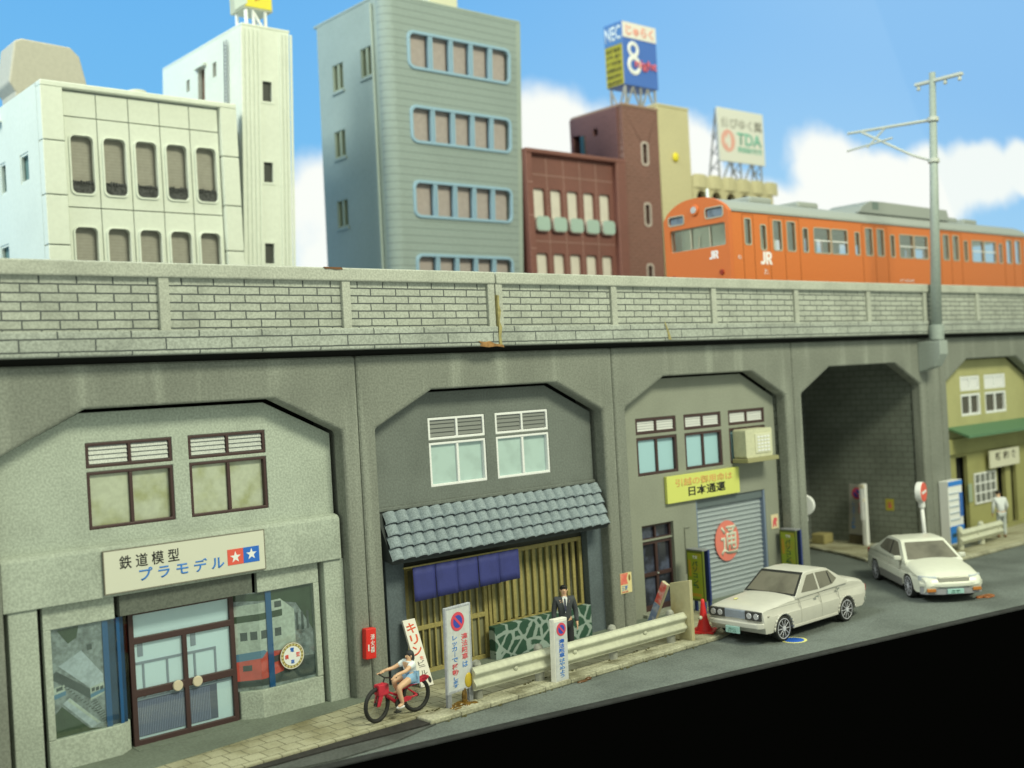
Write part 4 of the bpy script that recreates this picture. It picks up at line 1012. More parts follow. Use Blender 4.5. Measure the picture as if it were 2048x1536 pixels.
# ---- bicycle (heads towards -X) and its rider
BX, BY = 3.16, -1.66
bk = thing('bicycle', 'red bicycle with black tyres ridden along the pavement', 'bicycle', (BX, BY, 0), .02)
m_tyre = mat('tyre_black', (.016, .016, .017), .7); m_bred = mat('bike_red', alb(190,40,52), .45, stain=.3, stain_scale=8, stain_col=alb(140,20,36))
def wheel_(x, st):
    w = thing('wheel', None, None, (x, 0, .33), st); w.parent = bk
    MB().torus((0, 0, 0), .292, .040, 'y', 40, 10).build('tyre', m_tyre, w, smooth=True)
    MB().cyl((0, -.05, 0), (0, .05, 0), .035, n=14).build('hub', mat('dark_steel', (.05, .05, .05), .4, metal=.6), w)
    s = MB()
    for i in range(10):
        a = 2*PI*i/10; s.cyl((0, .02*(-1)**i, 0), (.27*math.cos(a), 0, .27*math.sin(a)), .0035, n=5)
    s.build('spokes', mat('spoke_steel', (.35, .36, .33), .35, metal=.7), w)
    return w
wheel_(-.46, .18); wheel_(.46, 0)
f = MB(); f.tube([(-.40, 0, .56), (-.30, 0, .72)], .026); f.tube([(-.37, 0, .58), (.0, 0, .27), (.18, 0, .62)], .036); f.tube([(0, 0, .27), (.46, -.04, .33)], .022); f.tube([(.15, 0, .57), (.46, -.04, .33)], .018)
f.tube([(-.37, 0, .60), (.0, 0, .42), (.14, 0, .45)], .022)
f.plate([(-.02, .24), (.30, .27), (.33, .33), (.22, .36), (.0, .33)], (), -.055, -.03); f.build('frame', m_bred, bk, bevel=.008)
fk = MB(); fk.plate([(-.50, .30), (-.43, .30), (-.30, .56), (-.30, .66), (-.40, .66), (-.42, .56)], (), -.07, -.045).plate([(-.50, .30), (-.43, .30), (-.30, .56), (-.30, .66), (-.40, .66), (-.42, .56)], (), .045, .07).box(-.45, -.22, -.085, .085, .50, .70)
fk.build('fork', m_bred, bk, bevel=.015)
MB().plate([(.10, .50), (.70, .565), (.78, .62), (.72, .66), (.2, .59)], (), -.06, .06).build('rear_rack', m_bred, bk, bevel=.02)
hb = MB(); hb.tube([(-.30, 0, .70), (-.25, 0, .80), (-.24, .2, .83), (-.14, .24, .82)], .014); hb.tube([(-.25, 0, .80), (-.24, -.2, .83), (-.14, -.24, .82)], .014); hb.build('handlebar', mat('dark_steel', (.05, .05, .05), .4), bk)
MB().plate([(.22, .585), (.36, .60), (.48, .64), (.48, .69), (.22, .625)], (), -.06, .06).build('saddle', m_tyre, bk, bevel=.02)
cg = MB(); cg.cyl((0, -.09, .27), (0, -.06, .27), .09, n=20); cg.tube([(0, -.10, .27), (-.1, -.10, .15)], .014); cg.tube([(0, .10, .27), (.1, .10, .39)], .014); cg.box(-.16, -.04, -.2, -.1, .135, .16); cg.box(.04, .16, .1, .2, .375, .40)
cg.build('crank', mat('dark_steel', (.05, .05, .05), .4), bk, bevel=.004)
# rider
rd = thing('person', 'person in a white t-shirt and pale blue shorts riding the red bicycle', 'person', (BX, BY, 0))
nd = {'pel': ((.37, 0, .73), .11, .095), 'spi': ((.36, 0, .83), .095, .08), 'che': ((.32, 0, .93), .115, .085), 'nec': ((.325, 0, 1.01), .042), 'hd0': ((.335, 0, 1.06), .062, .07), 'hd1': ((.35, 0, 1.135), .056, .065)}
ed = [('pel', 'spi'), ('spi', 'che'), ('che', 'nec'), ('nec', 'hd0'), ('hd0', 'hd1')]
for s, k in (('L', -1), ('R', 1)):
    kx, kz, ax, az = ((-.02, .57, .05, .255) if k < 0 else (.02, .66, .12, .44))
    nd['hip'+s] = ((.33, .085*k, .70), .085); nd['kne'+s] = ((kx, .11*k, kz), .062); nd['ank'+s] = ((ax, .12*k, az), .042); nd['toe'+s] = ((ax-.12, .13*k, az-.035), .032)
    nd['sho'+s] = ((.30, .15*k, .965), .052); nd['elb'+s] = ((.10, .21*k, .88), .040); nd['wri'+s] = ((-.10, .235*k, .865), .029)
    ed += [('pel', 'hip'+s), ('hip'+s, 'kne'+s), ('kne'+s, 'ank'+s), ('ank'+s, 'toe'+s), ('che', 'sho'+s), ('sho'+s, 'elb'+s), ('elb'+s, 'wri'+s)]
    hand(nd, ed, s, nd['wri'+s][0], (-1, 0, -.35), (0, -k, 0))
ex = MB(); ex.ell((.267, 0, 1.095), .02, .013, .02, 8, 6); ex.ell((.345, -.066, 1.095), .018, .01, .025, 8, 6).ell((.345, .066, 1.095), .018, .01, .025, 8, 6)
skinned('body', nd, ed, m_skin, rd, ex)
jk = {'pel': ((.38, 0, .72), .135, .125), 'spi': ((.355, 0, .84), .125, .115), 'che': ((.315, 0, .94), .145, .12), 'top': ((.322, 0, .995), .075, .07)}; je = [('pel', 'spi'), ('spi', 'che'), ('che', 'top')]
for s in 'LR':
    p, q = Vector(nd['sho'+s][0]), Vector(nd['elb'+s][0])
    jk['sho'+s] = (tuple(p), .075); jk['slv'+s] = (tuple(p.lerp(q, .6)), .066); je += [('che', 'sho'+s), ('sho'+s, 'slv'+s)]
skinned('t_shirt', jk, je, mat('white_tshirt', alb(220,228,216), .7), rd)
tr = {'pel': ((.37, 0, .70), .135, .12)}; te = []
for s in 'LR':
    p, q = Vector(nd['hip'+s][0]), Vector(nd['kne'+s][0])
    tr['hip'+s] = (tuple(p), .104); tr['cuf'+s] = (tuple(p.lerp(q, .45)), .088); te += [('pel', 'hip'+s), ('hip'+s, 'cuf'+s)]
skinned('shorts', tr, te, mat('pale_blue_shorts', alb(136,176,186), .7), rd)
h = MB(); h.ell((.368, 0, 1.13), .075, .078, .074, 18, 12).ell((.398, 0, 1.07), .056, .072, .10, 16, 10); h.build('hair', mat('dark_hair', (.03, .03, .036), .6), rd, smooth=True)
for k in (1, -1):
    MB().ell((.281, .026*k, 1.105), .006, .008, .006, 8, 6).build('eye', m_black, rd)
    s = 'L' if k < 0 else 'R'; a = nd['ank'+s][0]
    MB().ell((a[0]-.05, a[1], a[2]-.045), .10, .038, .035, 14, 8).build('shoe', m_whitef, rd, smooth=True)
MB().ell((.279, 0, 1.05), .007, .02, .005, 8, 6).build('mouth', mat('lips', alb(170,100,86), .5), rd)

# ================================================================== CARS
m_under = mat('underbody_black', (.014, .014, .014), .8)
m_carglass = mat('tinted_car_glass', alb(108, 106, 84), .10, spec=.6, stain=.45, stain_scale=1.3)
m_chrome = mat('chrome', (.62, .64, .6), .18, metal=.9)
m_rim = mat('wheel_silver', alb(188,190,178), .35)
def car(label, loc, rz, S):
    """sedan heading towards -X; S holds its measures"""
    t = thing('parked_car', label, 'car', loc, rz, 'white saloon cars on the road')
    Wd, wb, wr = S['w'], S['wb'], S['wr']
    paint = S['paint']
    def halfw(x, z):
        k = 1-S['nose']*max(0, (-x-S['nx'])/.8)**2-S['tail']*max(0, (x-S['tx'])/.8)**2
        q = (z-.52)/.40
        return Wd*k*(1-.10*q*q if q > 0 else 1-.06*q*q)
    def lofted(outline, wf, cols=9, crown=.0, zc=.7, drop=.07, endx=99):
        n = len(outline); vs, fs = [], []
        half = [.30, .58, .78, .88, .94, .98, 1.0]; us = [-q for q in half[::-1]]+[0]+half; cols = len(us)
        for u in us:
            e = max(0, (abs(u)-.78)/.22)
            for x, z in outline:
                top_ = max(0, min(1, (z-zc)/.12))
                vs.append((x+(drop*.5*e*e*(1 if x < 0 else -1) if abs(x) > endx and z > .3 else 0), u*wf(x, z), z+top_*(crown*(1-u*u)-drop*e*e)))
        for c in range(cols-1):
            for i in range(n):
                j = (i+1) % n; fs.append((c*n+i, c*n+j, (c+1)*n+j, (c+1)*n+i))
        tri = geometry.tessellate_polygon([[Vector((x, z, 0)) for x, z in outline]])
        fs += [tuple(a) for a in tri]+[tuple(a+(cols-1)*n for a in b)[::-1] for b in tri]
        return MB().add(vs, fs)
    def arch(cx, R=None):
        R = R or wr+.055; pts = []
        for i in range(15):
            a = PI*i/14; pts.append((cx+R*math.cos(a)*1.02, max(.24, wr+R*math.sin(a)*1.0-.02)))
        return pts        # from +x side over to -x side
    xf_, xr = -wb/2, wb/2
    m_gap = mat('panel_gap', alb(166,166,140), .5)
    for k in (-1, 1):
        for gx, za, zb in S.get('gaps', ()):
            zs = [za+(zb-za)*i/10 for i in range(11)]
            MB().plate([(gx-.008, z) for z in zs]+[(gx+.008, z) for z in zs[::-1]], (), 0, .012).xf(lambda x, y, z: (x, k*(halfw(x, z)-.009+y), z)).build('panel_gap', m_gap, t)
    top = S['top']        # front bottom round the nose and over to the rear bottom
    out = top+arch(xr)+arch(xf_)
    body = lofted(out, halfw, 11, S.get('crown', .03), S.get('zc', .62), S.get('drop', .06), 1.9).build('body', paint, t, bevel=.02, smooth=True, seg=2)
    try:
        wn = body.modifiers.new('wn', 'WEIGHTED_NORMAL'); wn.keep_sharp = True
    except Exception: pass
    MB().box(xf_-.35, xr+.35, -Wd*.80, Wd*.80, .17, .60).build('underbody', m_under, t)
    gh = S['cabin']; (x0, z0), (x1, z1), (x2, z2), (x3, z3) = gh
    wB, wT = S['cw']
    gw = lambda x, z: wB+(wT-wB)*max(0, min(1, (z-z0)/(z1-z0)))
    g = [(x0, z0-.06), (x0, z0), (x1-.03, z1-.02), (x1+.10, z1+.012), ((x1+x2)/2, z1+.03), (x2-.12, z2+.008), (x2, z2-.02), (x3, z3), (x3, z3-.06)]
    cab = lofted(g, gw, 9, .0, z1-.03, .06).build('cabin', paint, t, bevel=.025, smooth=True, seg=3)
    try: cab.modifiers.new('wn', 'WEIGHTED_NORMAL')
    except Exception: pass
    # glass: side windows follow the cabin side, screens follow its slopes
    for k in (-1, 1):
        for poly in S['sides']:
            MB().plate(poly, (), .0, .012).xf(lambda x, y, z: (x, k*(gw(x, z)+.004+(y-.006)), z)).build('side_window', m_carglass, t)
        if S.get('pillar'):
            MB().plate(S['pillar'], (), 0, .012).xf(lambda x, y, z: (x, k*(gw(x, z)+.0075+(y-.006)), z)).build('window_post', m_under, t)
    def screen(pa, pb, a0, a1, ins, nm):
        d = Vector((pb[0]-pa[0], 0, pb[1]-pa[1])); nrm = Vector((-d.z, 0, d.x)).normalized()
        if (nrm.x < 0) != (pa[0] < 0): nrm = -nrm
        pts = []
        for s, sgn in ((a0, -1), (a0, 1), (a1, 1), (a1, -1)):
            x, z = pa[0]+d.x*s, pa[1]+d.z*s; pts.append(Vector((x, sgn*(gw(x, z)-ins), z)))
        return pts, nrm
    for pa, pb, nm in ((gh[0], gh[1], 'windscreen'), (gh[3], gh[2], 'rear_window')):
        fm = S.get('screen_frame')
        par = t
        if fm and nm == 'windscreen':
            p, n_ = screen(pa, pb, .02, .99, .02, nm)
            par = MB().add([v+n_*.012 for v in p]+[v-n_*.03 for v in p], [(0,1,2,3),(7,6,5,4),(0,4,5,1),(1,5,6,2),(2,6,7,3),(3,7,4,0)]).build(nm, fm, t)
            p, n_ = screen(pa, pb, .08, .88, .075, nm); MB().add([v+n_*.016 for v in p]+[v-n_*.0 for v in p], [(0,1,2,3),(7,6,5,4),(0,4,5,1),(1,5,6,2),(2,6,7,3),(3,7,4,0)]).build('pane', m_carglass, par)
        else:
            p, n_ = screen(pa, pb, .10, .86, .09, nm)
            MB().add([v+n_*.012 for v in p]+[v-n_*.03 for v in p], [(0,1,2,3),(7,6,5,4),(0,4,5,1),(1,5,6,2),(2,6,7,3),(3,7,4,0)]).build(nm, m_carglass, t)
    for cx in (xf_, xr):
        for k in (-1, 1):
            w = thing('wheel', None, None, (cx, k*(Wd-.10), wr)); w.parent = t
            MB().lathe([(wr-.07, -.095), (wr-.015, -.095), (wr, -.06), (wr, .06), (wr-.015, .095), (wr-.07, .095)], n=32).xf(lambda x, y, z: (x, z, y)).build('tyre', m_tyre, w, smooth=True)
            r = MB(); r.cyl((0, k*.02, 0), (0, k*.088, 0), wr-.05, n=28); r.cyl((0, k*.08, 0), (0, k*.112, 0), .06, n=16)
            for i in range(10):
                a = 2*PI*i/10; r.cyl((.06*math.cos(a), k*.094, .06*math.sin(a)), ((wr-.085)*math.cos(a), k*.090, (wr-.085)*math.sin(a)), .011, n=6)
            r.torus((0, k*.085, 0), wr-.066, .016, 'y', 28, 6)
            r.build('rim', m_rim, w, bevel=.006)
    return t, halfw, gw
# old sedan -----------------------------------------------------------------
pA = mat('old_white_paint', alb(186,186,158), .28, speck=.02, scale=6)
topA = [(-1.75, .26), (-1.93, .27), (-1.98, .36), (-2.0, .50), (-2.02, .66), (-2.0, .78), (-1.93, .83), (-1.6, .865), (-1.0, .91), (-.66, .93), (.55, .925), (1.0, .965), (1.3, 1.0), (1.7, .985), (2.05, .93), (2.25, .87), (2.31, .76), (2.27, .55), (2.20, .34), (2.05, .27)]
A = dict(w=.825, wb=2.58, wr=.295, paint=pA, nose=.07, nx=1.45, tail=.07, tx=1.4, top=topA, crown=.035, cabin=[(-.70, .925), (-.13, 1.40), (.80, 1.40), (1.46, .985)], cw=(.765, .61), zc=.74,
         screen_frame=m_under, gaps=((-.58, .33, .88), (.25, .32, .88), (1.0, .60, .90)),
         sides=[[(-.45, .985), (.22, .965), (.22, 1.34), (-.05, 1.33)], [(.30, .965), (.84, 1.0), (1.06, 1.10), (.82, 1.32), (.30, 1.34)]],
         pillar=[(.77, 1.02), (.815, 1.02), (.77, 1.30), (.73, 1.30)])
t, hw_, gw_ = car('old white saloon with black headlight surrounds parked in front of the roller shutter', (13.92, -2.88, -.09), .0, A)
for k in (-1, 1):
    h = MB().box(-2.05, -1.98, min(k*.30, k*.74), max(k*.30, k*.74), .57, .775).build('headlight_surround', mat('surround_black', alb(56,56,50), .4), t, bevel=.012)
    for y in (.42, .62): MB().cyl((-2.035, k*y, .672), (-2.065, k*y, .672), .075, .07, 20).build('headlight', mat('lamp_glass', alb(196,198,184), .12, metal=.4), h, bevel=.01)
    MB().ell((-1.82, k*hw_(-1.82, .66), .66), .035, .02, .02, 10, 6).build('side_marker', mat('dull_lamp', alb(150,146,120), .4), t)
    MB().box(.02, .14, min(k*.79, k*.815), max(k*.79, k*.815), .80, .83).build('door_handle', m_chrome, t); MB().box(.92, 1.04, min(k*.775, k*.80), max(k*.775, k*.80), .84, .87).build('door_handle', m_chrome, t)
for k in (-1, 1):
    for cx in (-1.29, 1.29):
        MB().tube([(cx+.36*math.cos(PI*i/12), k*(hw_(cx, .5)+.004), .285+.36*math.sin(PI*i/12)) for i in range(13)], .022, 8).build('arch_lip', pA, t, smooth=True)
    MB().box(-.93, .93, min(k*.79, k*.822), max(k*.79, k*.822), .235, .30).build('rocker', pA, t, bevel=.012)
gg = MB()
for i in range(7): gg.box(-2.038, -2.0, -.29, .29, .585+i*.026, .598+i*.026)
gg.box(-2.025, -1.99, -.295, .295, .575, .775); gg.build('grille', mat('grille_blue_grey', alb(166,176,172), .3, metal=.4), t)
bp = MB().plate([(-2.01, -.80), (-2.12, -.70), (-2.14, -.3), (-2.14, .3), (-2.12, .70), (-2.01, .80), (-1.95, .80), (-1.95, -.80)], (), .40, .52, 'z').build('bumper', pA, t, bevel=.025)
pl = MB().box(-2.165, -2.13, -.21, .19, .25, .41).build('number_plate', mat('plate_green', alb(150,190,164), .4), t, bevel=.008)
letters('品川\n21-45', -.12, .12, .28, .375, mat('plate_ink', alb(96,140,112), .5), pl, -2.1665, .01, face='x')
MB().plate([(2.22, -.78), (2.34, -.70), (2.34, .70), (2.22, .78), (2.15, .78), (2.15, -.78)], (), .36, .47, 'z').build('bumper', m_chrome, t, bevel=.02)
for k in (-1, 1): MB().box(2.27, 2.315, min(k*.32, k*.72), max(k*.32, k*.72), .60, .76).build('tail_light', mat('tail_red', (.3, .02, .015), .3), t)
MB().ell((-1.55, .33, .915), .08, .04, .018, 10, 6).build('glue_dab', mat('pale_glue', alb(206,204,120), .4), t, smooth=True)
MB().ell((1.70, -.1, 1.005), .10, .03, .02, 10, 6).build('glue_dab', mat('pale_glue', alb(206,204,120), .4), t, smooth=True)

# newer sedan ---------------------------------------------------------------
pB = mat('new_white_paint', alb(198,201,168), .25, speck=.015, scale=6)
topB = [(-1.85, .24), (-2.22, .26), (-2.34, .34), (-2.38, .46), (-2.34, .58), (-2.24, .67), (-2.05, .74), (-1.55, .83), (-1.05, .885), (-.9, .90), (1.2, .95), (1.6, .96), (2.1, .93), (2.34, .87), (2.40, .70), (2.38, .45), (2.30, .30), (2.0, .25)]
B = dict(gaps=((-.66, .48, .84), (.23, .48, .88), (1.02, .62, .90)), w=.86, wb=2.72, wr=.315, paint=pB, nose=.16, nx=1.55, tail=.10, tx=1.5, top=topB, crown=.06, drop=.10, cabin=[(-1.02, .885), (-.20, 1.37), (.80, 1.38), (1.62, .955)], cw=(.79, .60),
         sides=[[(-.66, .935), (.20, .95), (.20, 1.315), (-.10, 1.30)], [(.27, .95), (.98, .985), (1.16, 1.03), (.84, 1.29), (.27, 1.318)]], pillar=[(.20, .95), (.27, .95), (.27, 1.315), (.20, 1.315)])
t, hw_, gw_ = car('newer white saloon with grey lower sides turning out of the underpass', (20.12, -2.92, -.09), .863, B)
for k in (-1, 1):
    MB().plate([(-.92, .24), (.92, .24), (.92, .46), (-.92, .44)], (), 0, .02).xf(lambda x, y, z: (x, k*(hw_(x, z)+.004+y), z)).build('side_cladding', mat('cladding_grey', alb(112,112,98), .4), t)
    MB().plate([(-2.30, k*.42), (-2.26, k*.62), (-2.08, k*.78), (-1.96, k*.805), (-2.0, k*.60), (-2.12, k*.42)], (), .565, .69, 'z').build('headlight', mat('headlamp_glass', alb(198,206,190), .1, metal=.3), t, bevel=.02)
    MB().box(-2.375, -2.30, min(k*.48, k*.70), max(k*.48, k*.70), .30, .38).build('fog_light', mat('amber_lens', alb(170,108,40), .25), t, bevel=.01)
    MB().plate([(-.80, 0), (-.62, 0), (-.62, .17), (-.74, .19)], (), .90, 1.02, 'z').xf(lambda x, y, z: (x, k*(.80+y), z)).build('wing_mirror', pB, t, bevel=.03)
    MB().box(2.33, 2.41, min(k*.40, k*.72), max(k*.40, k*.72), .62, .80).build('tail_light', mat('tail_red', (.3, .02, .015), .3), t)
MB().plate([(-2.36, -.40), (-2.20, -.44), (-2.20, .44), (-2.36, .40)], (), .55, .66, 'z').build('grille', mat('grille_beige', alb(160,160,132), .35, metal=.3), t, bevel=.02)
MB().plate([(-2.14, -.83), (-2.32, -.70), (-2.42, -.36), (-2.43, 0), (-2.42, .36), (-2.32, .70), (-2.14, .83), (-2.0, .80), (-2.0, -.80)], (), .41, .535, 'z').build('bumper', pB, t, bevel=.04, seg=3)
MB().plate([(-2.14, -.80), (-2.28, -.68), (-2.38, -.36), (-2.39, 0), (-2.38, .36), (-2.28, .68), (-2.14, .80), (-2.0, .78), (-2.0, -.78)], (), .22, .405, 'z').build('lower_apron', mat('apron_silver', alb(142,144,132), .35), t, bevel=.02)
pl = MB().box(-2.435, -2.39, -.22, .20, .25, .37).build('number_plate', mat('plate_green', alb(150,190,164), .4), t, bevel=.006)
letters('多摩\n58-21', -.12, .12, .27, .35, mat('plate_ink', alb(96,140,112), .5), pl, -2.4365, .01, face='x')

# ================================================================== TRAIN
TX, TY, TW = 18.72, 2.0, 2.6
tr_ = thing('commuter_train', 'orange commuter train car with grey roof running on the viaduct', 'train', (TX, TY, 0))
m_or = mat('train_orange', alb(202,112,46), .42, speck=.02, scale=10)
m_tg = mat('train_roof_grey', alb(150,157,136), .6, speck=.04, scale=12)
m_tgl = glass('train_glass', (.95, .97, .97), .30, .12)
m_seal = mat('window_seal', alb(170,166,132), .4)
m_seam = mat('door_seam', alb(150,84,30), .6)
TL, ZB, ZS = 20.0, 8.30, 11.16
def dgroup(d):
    return [(d-.60, d-.16, 9.99, 10.93), (d+.14, d+.58, 9.99, 10.93), (d-1.26, d-.98, 9.98, 10.76), (d+1.0, d+1.28, 9.98, 10.76)]
doors = [2.82, 8.12, 13.42, 18.72-.2]
wins = [(.77, 1.08, 10.12, 10.92)]; wide = []
for d in doors: wins += [w for w in dgroup(d) if w[1] < TL-.1]
for d in doors[:3]: wide += [(d+1.62, d+2.56, 9.98, 10.80), (d+2.64, d+3.58, 9.98, 10.80)]
allw = [rr(a, b, c, e, .07) for a, b, c, e in wins]+[rr(a, b, c, e, .05) for a, b, c, e in wide]
side = MB().plate(rc(0.171, TL, ZB, ZS), allw, 0, .09).build('side_wall', m_or, tr_)
MB().plate(rc(0.171, TL, ZB, ZS), allw, TW-.09, TW).build('side_wall', m_or, tr_)
for (a, b, c, e) in wins+wide:
    o = MB().plate(rr(a-.025, b+.025, c-.025, e+.025, .085), [rr(a+.012, b-.012, c+.012, e-.012, .06)], -.012, .03).build('window', m_seal, tr_)
    if (a, b, c, e) in wide: MB().box(a+.01, b-.01, .005, .03, (c+e)/2-.02, (c+e)/2+.02).build('sash_bar', m_whitef, o)
    MB().box(a-.02, b+.02, .045, .052, c-.02, e+.02).build('pane', m_tgl, o)
sm_ = MB()
for d in doors:
    if d+.9 > TL: continue
    for x in (d-.80, d, d+.80): sm_.box(x-.012, x+.012, -.006, .0, ZB+.15, 11.03)
    sm_.box(d-.80, d+.80, -.006, 0, 11.02, 11.045)
for x in (.66, 1.22): sm_.box(x-.012, x+.012, -.006, 0, ZB+.3, 11.05)
sm_.box(.66, 1.22, -.006, 0, 11.04, 11.06); sm_.box(.172, TL, -.008, 0, 11.09, 11.115)
sm_.build('door_seams', m_seam, tr_)
# roof and ceiling
def roofz(u): return ZS+.02+.50*(1-abs(2*u-1)**2.6)
pr2 = [(TW*i/16, roofz(i/16)) for i in range(17)]
MB().plate([(-.035, ZS-.04), (-.035, ZS+.03)]+pr2+[(TW+.035, ZS+.03), (TW+.035, ZS-.04)], (), .16, TL, 'x').build('roof', m_tg, tr_)
MB().box(.2, TL, .1, TW-.1, ZS-.10, ZS-.05).build('ceiling', mat('train_ceiling', (.8,.8,.72), .7), tr_)
MB().box(.2, TL, .1, TW-.1, ZB+.05, ZB+.12).build('floor', mat('train_floor', (.55,.55,.52), .7), tr_)
MB().box(.75, .78, .1, TW-.1, ZB, ZS-.05).plate(rc(.1, TW-.1, ZB, 10.0), (), 1.6, 1.62, 'x').build('cab_bulkhead', mat('bulkhead_green', alb(176,196,170), .7), tr_)
MB().plate(rc(.8, TL, ZB+.13, ZS-.11), allw[1:], TW-.125, TW-.095).build('lining', mat('train_lining', (.72,.74,.62), .7), tr_)
seats = MB()
for d in doors[:3]: seats.box(d+1.45, d+3.75, TW-.55, TW-.12, ZB+.12, 9.85)
seats.build('seats', mat('seat_moquette', (.55,.55,.75), .8), tr_)
# front face looks to -X
fo = [(0, ZB), (TW, ZB), (TW, ZS-.02)]+[(TW*i/16, roofz(i/16)+.015) for i in range(16, -1, -1)][1:-1]+[(0, ZS-.02)]
ws = rr(.14, 2.36, 10.10, 10.80, .06)
fh = [ws, rr(.20, .86, 11.0, 11.29, .07), rr(1.76, 2.36, 10.97, 11.22, .07)]
fr_ = MB().plate(fo, fh, 0, .17, 'x').build('front', mat('train_orange_front', alb(200,108,48), .42), tr_, bevel=.03)
MB().plate(rr(.10, 2.40, 10.06, 10.86, .06), [rr(.165, 2.335, 10.12, 10.76, .05)], .075, .10, 'x').build('windscreen_seal', m_seal, fr_)
MB().plate(rc(.14, 2.36, 10.1, 10.8), (), .11, .118, 'x').build('windscreen', m_tgl, fr_)
for y in (.80, 1.56): MB().box(.07, .10, y-.025, y+.025, 10.11, 10.80).build('windscreen_bar', m_seal, fr_)
MB().tube([(.06, 1.25, 10.10), (.06, 1.22, 10.5)], .012).build('wiper', m_seal, fr_)
for a, b, c, e in ((.20, .86, 11.0, 11.29), (1.76, 2.36, 10.97, 11.22)):
    o = MB().plate(rr(a-.035, b+.035, c-.035, e+.035, .09), [rr(a, b, c, e, .07)], -.02, .02, 'x').build('sign_window', m_seal, fr_)
    MB().plate(rr(a, b, c, e, .07), (), .05, .06, 'x').build('destination_panel', mat('blind_grey', alb(118,132,132), .2, stain=.4, stain_scale=6), o)
MB().cyl((.0, 1.30, 11.32), (-.06, 1.30, 11.32), .18, .165, 28).build('headlight_ring', mat('train_orange_front', alb(200,108,48), .42), fr_, bevel=.015)
MB().cyl((-.061, 1.30, 11.32), (-.075, 1.30, 11.32), .11, .10, 24).build('headlight', mat('lamp_glass', alb(196,198,184), .12, metal=.4), fr_)
for y in (.34, 2.26): MB().cyl((0, y, 9.28), (-.05, y, 9.28), .085, .075, 18).build('tail_light', mat('tail_lamp_dark', alb(140,48,30), .3), fr_)
m_tw = mat('train_white', alb(232,228,208), .5)
J_ = [(.28, 1), (.50, 1), (.50, .20), (.36, 0), (0, 0), (0, .24), (.25, .24), (.28, .29)]
R_ = [(.55, 0), (.55, 1), (1.0, 1), (1.16, .87), (1.16, .56), (1.04, .44), (1.22, 0), (.97, 0), (.82, .38), (.77, .38), (.77, 0)]; RH = [(.77, .58), (.94, .58), (.94, .80), (.77, .80)]
def logo(x0, w, z0, h, ax, y, par):
    f = (lambda p: [(x0+a/1.22*w, z0+b*h) for a, b in p]) if ax == 'y' else (lambda p: [(x0-a/1.22*w, z0+b*h) for a, b in p])
    MB().plate(f(J_), (), y-.006, y, ax).plate(f(R_), [f(RH)], y-.006, y, ax).build('logo', m_tw, par)
logo(.80, .36, 9.72, .25, 'x', -.002, fr_); logo(1.50, .60, 9.52, .40, 'y', -.002, side)
letters('□', .38, .52, 9.66, 9.76, m_tw, side, -.006, .05); letters('クハ', 1.62, 1.88, 9.20, 9.28, m_tw, side, -.006, .02); letters('2:', 1.66, 1.84, 9.30, 9.37, m_tw, side, -.006, .02)
letters('クハ103-278', 9.62, 10.58, 9.10, 9.20, m_tw, side, -.006, .03)
m_rv = mat('roof_vent_grey', alb(148,155,134), .6)
for x0, x1, w in ((2.25, 3.45, .9), (4.9, 6.1, .9), (14.7, 15.8, .8), (16.3, 17.4, .8)):
    MB().box(x0, x1, TW/2-w/2, TW/2+w/2, 11.62, 11.86).build('roof_vent', m_rv, tr_, bevel=.08)
MB().plate([(8.0, 11.60), (8.3, 11.85), (8.8, 12.04), (9.6, 12.06), (14.2, 12.02), (14.4, 11.60)], (), TW/2-.8, TW/2+.8, 'y').build('roof_cooler', m_rv, tr_, bevel=.08)
MB().box(8.9, 9.3, TW/2-.81, TW/2+.5, 11.75, 12.03).build('cooler_grille', mat('cooler_dark', alb(110,126,108), .7), tr_)
MB().lathe([(.14, 0), (.12, .05), (.055, .12), (.05, .36), (.01, .40)], (.38, 1.05, 11.60), 16).build('whistle', mat('whistle_white', alb(196,204,184), .5), tr_, smooth=True)
ub = MB().box(.8, TL-.5, .3, TW-.3, 7.75, 8.29).build('underframe', m_under, tr_)

# ---- overhead line mast ----------------------------------------------------
ms = thing('catenary_mast', 'grey overhead line mast with a braced bracket arm on the viaduct block', 'mast', (26.0, -.56, 6.86), rot=(0, .078, 0))
m_mast = mat('mast_grey', alb(142,154,132), .55, speck=.06, scale=12)
m_mastl = mat('mast_arm_grey', alb(176,182,156), .55)
MB().cyl((0, 0, 0), (0, 0, 8.95), .185, .10, 24).build('pole', m_mast, ms, smooth=True)
MB().cyl((0, 0, 0), (0, 0, .5), .235, .235, 24).build('pole_foot', m_mast, ms, bevel=.02); MB().cyl((.16, -.1, .45), (.16, -.1, .62), .06, n=10).build('foot_bolt', m_mastl, ms)
for z in (7.37, 5.98): MB().cyl((0, 0, z-.07), (0, 0, z+.07), .185, .185, 20).build('clamp', m_mastl, ms, bevel=.015)
ar = MB(); ar.cyl((0, .05, 7.37), (-.45, 2.95, 7.42), .055, .045, 12); ar.build('bracket_arm', m_mastl, ms)
br = MB(); br.tube([(0, .05, 5.98), (-.12, .7, 6.28), (-.38, 2.45, 7.38)], .042, 10); br.tube([(-.26, 1.62, 7.37), (-.36, 2.25, 6.80)], .036, 8); br.tube([(-.25, 1.35, 6.98), (-.46, 2.98, 6.80)], .036, 8)
br.build('bracket_brace', m_mastl, ms)
cr_ = MB(); cr_.box(-.07, .07, -1.05, .62, 8.62, 8.72)
cr_.build('cross_arm', m_mastl, ms, bevel=.01)
for y in (-.95, -.45, .5): MB().lathe([(.05, 0), (.07, .04), (.05, .09), (.06, .13)], (0, y, 8.46), 10).build('insulator', m_mastl, ms)
